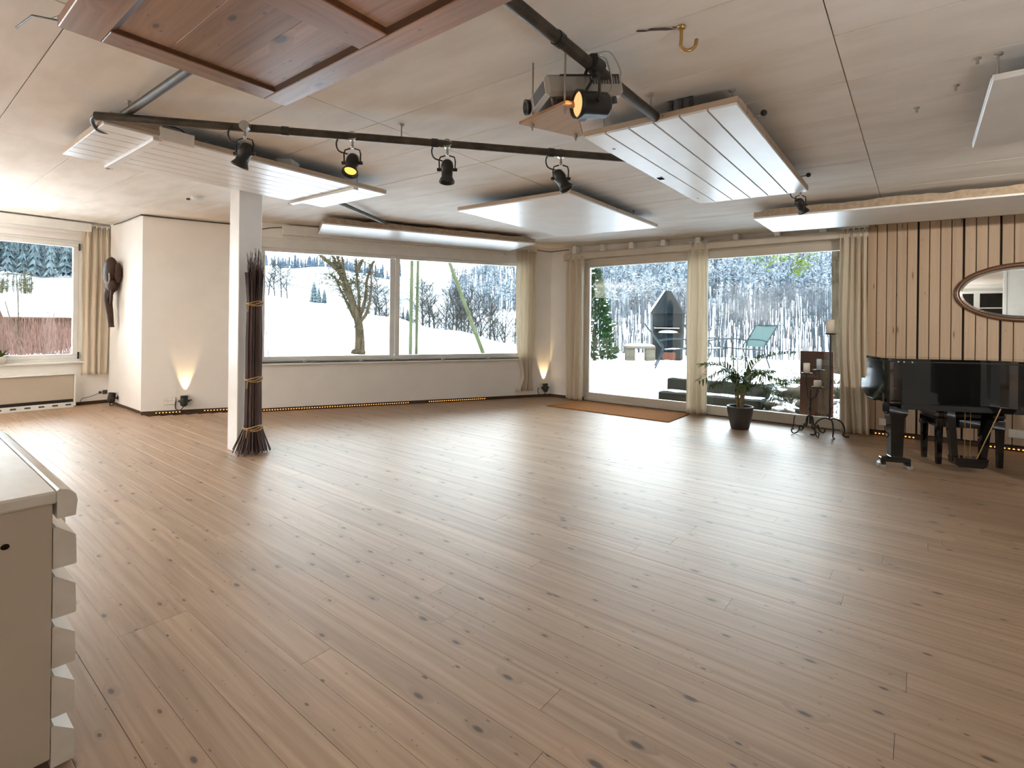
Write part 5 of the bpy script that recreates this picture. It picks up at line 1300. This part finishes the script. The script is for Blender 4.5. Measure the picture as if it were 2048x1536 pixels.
V = [(-w_ - .11, -dpt - .06, 1.17), (-w_ - .11, dpt + .06, 1.17), (-.09, .06, 1.76), (-.09, -.06, 1.76), (-w_ - .05, -dpt - .05, 1.165), (-w_ - .05, dpt + .05, 1.165), (-.06, .05, 1.73), (-.06, -.05, 1.73)]
MB().add(V, [(0, 3, 2, 1), (4, 5, 6, 7), (0, 1, 5, 4), (1, 2, 6, 5), (2, 3, 7, 6), (3, 0, 4, 7)]).build('hood_snow', M['snow'], g)
MB().box(-.10, .22, -dpt - .012, -dpt, .02, .20, .004).build('ash_door', M['rust'], g)
# bench
b = thing('stone_bench', 'low stone bench with a snow covered seat slab beside the garden fireplace', 'bench', tp(1279, 12.6), math.atan2(R0.y, R0.x) - .12)
MB().box(-.37, .37, -.17, .17, .28, .345, .012).build('seat_slab', M['stone'], b)
for x in (-.21, .27): MB().box(x - .13, x + .10, -.13, .13, -.06, .282, .012).build('leg', M['stone'], b)
MB().grid(lambda u, v: (lerp(-.36, .36, u), lerp(-.16, .16, v), .345 + .055 * (1 - (2 * u - 1) ** 6) * (1 - (2 * v - 1) ** 4)), 20, 8).build('snow_cover', M['snow'], b)
# conical evergreen
def evergreen():
    p = tp(1190, 12.4); o = thing('evergreen', 'dense conical evergreen with snow clinging to it by the window edge', 'evergreen', p)
    R = random.Random(17); m = MB(); s_ = MB(); H = 2.15
    MB().tube([(0, 0, -.05), (0, 0, 1.9)], [.05, .02], 8).build('trunk', M['bark'], o)
    for _ in range(2600):
        t = R.random() ** 1.25; z = .06 + H * t; r = .50 * (1 - t) ** .7 * (1 + .22 * mnoise.noise((t * 9, R.random() * .3, 2))) + .03; a = R.uniform(0, 2 * PI); r *= 1 + .22 * mnoise.noise((math.cos(a) * 2.2, math.sin(a) * 2.2, z * 3))
        rr = r * math.sqrt(R.uniform(.35, 1)); c = Vector((rr * math.cos(a), rr * math.sin(a), z)); d = Vector((math.cos(a), math.sin(a), R.uniform(.1, 1.3))).normalized()
        L = R.uniform(.06, .12); q = d.orthogonal().normalized(); q.rotate(Matrix.Rotation(R.uniform(0, 6), 3, d)); q *= .028
        m.add([c - d * L * .3, c + q, c + d * L, c - q], [(0, 1, 2, 3)])
        if R.random() < .07 and mnoise.noise((math.cos(a) * 2, math.sin(a) * 2, z * 2.5)) > -.02: s_.ball(c + d * L * .5 + Vector((0, 0, .012)), (.036 * R.uniform(.6, 1.5), .034 * R.uniform(.6, 1.5), .016), 7, 4)
    m.build('foliage', M['conifer'], o); s_.build('snow_clump', M['snow'], o)['kind'] = 'stuff'
evergreen()
# sling chairs
def garden_chair(label, loc, rz):
    o = thing('garden_chair', label, 'chair', loc, rz, 'teal garden chairs on the terrace')
    for s in (-.27, .27):
        m = MB().tube(smooth_path([(s, .30, .0), (s, .285, .36), (s, .27, .53), (s, .20, .59), (s, -.10, .58), (s, -.30, .54)], 5), .014, 6)
        m.tube(smooth_path([(s, -.36, .0), (s, -.20, .40), (s, -.36, .62), (s, -.56, .88)], 4), .014, 6)
        m.build('side_frame', M['chair_frame'], o)
    m = MB().tube([(-.27, .25, .40), (.27, .25, .40)], .012, 6).tube([(-.27, -.20, .37), (.27, -.20, .37)], .012, 6).tube([(-.27, -.56, .88), (.27, -.56, .88)], .014, 6)
    m.tube([(-.25, -.20, .37), (-.25, .27, .405)], .012, 6).tube([(.25, -.20, .37), (.25, .27, .405)], .012, 6)
    m.build('cross_bar', M['chair_frame'], o)
    MB().grid(lambda u, v: (lerp(-.25, .25, u), lerp(-.19, .27, v), lerp(.375, .405, v) - .02 * math.sin(PI * u)), 8, 8).build('seat_sling', M['sling'], o)
    MB().grid(lambda u, v: (lerp(-.255, .255, u), lerp(-.225, -.55, v) - .02 * math.sin(PI * u), lerp(.43, .87, v)), 8, 8).build('back_sling', M['sling'], o)
    MB().grid(lambda u, v: (lerp(-.20, .20, u), lerp(-.15, .12, v), lerp(.375, .395, v) + .018 * math.sin(PI * u) * math.sin(PI * v)), 8, 8).build('snow_dust', M['snow'], o)
    return o
LA = math.atan2(R0.y, R0.x)
garden_chair('teal sling chair turned side-on behind the palm fronds', tp(1493, 10.6), LA + PI / 2 + .38)
garden_chair('teal sling chair partly hidden behind the middle patio curtain', tp(1428, 11.0), LA - PI / 2 + .15)
garden_chair('blue-grey framed garden chair in front of the garden fireplace', tp(1347, 10.4), LA - PI / 2 - .25)
# rock bank and shrubs beside the steps
R8 = random.Random(31)
for i in range(34):
    x = R8.uniform(-1.62, .4); y = R8.uniform(7.72, 9.4); s_ = R8.uniform(.08, .2); z = ter_z(x, y)
    sd_ = R8.uniform(0, 50)
    o = thing('garden_rock', 'snow dusted rock in the planted bank beside the garden steps', 'rock', (x, y, z), group='rocks in the bank outside')
    MB().ball((0, 0, s_ * .25), (s_, s_ * .8, s_ * .6), 10, 7, fn=lambda d: 1 + .3 * mnoise.noise((d.x * 1.7 + sd_, d.y * 1.7, d.z * 1.7))).build('stone', M['step_stone'] if i % 2 else M['stone'], o)
    MB().ball((0, 0, s_ * .62), (s_ * .75, s_ * .6, s_ * .26), 10, 5, fn=lambda d: 1 + .25 * mnoise.noise((d.x * 2 + sd_, d.y * 2, 3))).build('snow_cap', M['snow'], o)
for i in range(26):
    x = R8.uniform(-1.65, .3); y = R8.uniform(7.75, 9.6); h = R8.uniform(.14, .36); m = MB()
    for _ in range(60):
        a = R8.uniform(0, 6.28); e = Vector((math.cos(a) * R8.uniform(.2, 1), math.sin(a) * R8.uniform(.2, 1), R8.uniform(.3, 1.1))).normalized() * h * R8.uniform(.6, 1.2)
        b_ = Vector((R8.uniform(-.05, .05), R8.uniform(-.05, .05), 0)); q_ = e.orthogonal().normalized() * .008
        m.add([b_ - q_, b_ + q_, e], [(0, 1, 2)])
        if _ % 3 == 0: m.add([e - q_ * 1.5 - Vector((0, 0, .01)), e + Vector((0, 0, .02)), e + q_ * 1.5 - Vector((0, 0, .01))], [(0, 1, 2)])
    o = m.build('garden_shrub', M['moss'] if i % 3 else M['ivy']); o.location = (x, y, ter_z(x, y) - .02)
    tag(o, 'scrubby winter plant between the rocks of the bank', 'shrub', 'winter plants in the bank outside')
# rusted steel stele leaning by the glass
rs = thing('steel_stele', 'rust red steel stele with small pale letters standing outside the glass', 'stele', (-1.02, 7.56, .03))
MB().box(-.185, .185, -.02, .02, 0, .91, .004).build('plate', M['rust'], rs)
MB().box(.02, .155, -.0235, -.019, .12, .80, .002).build('dark_half', M['recess'], rs)  # darker strip over one half of the plate
fc_ = bpy.data.curves.new('lettering', 'FONT'); fc_.body = 'enh'; fc_.size = .085; fc_.extrude = .002
tmp = bpy.data.objects.new('lettering_source', fc_); COL.objects.link(tmp); dg = bpy.context.evaluated_depsgraph_get()
me = bpy.data.meshes.new_from_object(tmp.evaluated_get(dg)); bpy.data.objects.remove(tmp); me.materials.clear()
fo = link('lettering', me, rs); fo.location = (.01, -.024, .06); fo.rotation_euler = (PI / 2, 0, 0); fo.data.materials.append(M['letter'])
# larch at the end of the patio glazing
lt = thing('larch', 'slim tree trunk with hanging green sprays just outside the patio glass', 'tree', (-1.22, 11.2, .25))
MB().tube(smooth_path([(0, 0, -.1), (.02, 0, 1.2), (0, .02, 2.6), (.0, 0, 4.5)], 5), [.085] * 5 + [.078] * 5 + [.06] * 6, 10).build('trunk', M['bark'], lt)
m = MB(); g2 = MB(); R4 = random.Random(4)
for (px, pz_, n) in ((1500, 512, 26), (1518, 516, 30), (1545, 520, 34), (1565, 512, 28), (1595, 520, 46), (1605, 528, 50), (1600, 540, 30), (1590, 545, 22), (1620, 514, 24), (1535, 535, 14)):
    c = Vector((0, 0, 0)) + gp(A(px), 9.2) - Vector((-1.22, 11.2, .25)); c.z = 1.25 + (653 - pz_) / 1021 * 9.2 - .25
    m.tube(smooth_path([(0, 0, 3.6), (c.x * .5, c.y * .5, 3.3), (c.x, c.y, c.z + .15)], 4), .008, 4)
    for _ in range(n):
        p = c + Vector((R4.gauss(0, .07), R4.gauss(0, .07), R4.gauss(0, .05))); d = Vector((R4.uniform(-1, 1), R4.uniform(-1, 1), R4.uniform(-1, .3))).normalized() * R4.uniform(.05, .10); q = d.orthogonal().normalized() * .012
        g2.add([p - q, p + q, p + d], [(0, 1, 2)])
m.build('branch', M['bark'], lt); g2.build('sprays', M['larch_green'], lt)
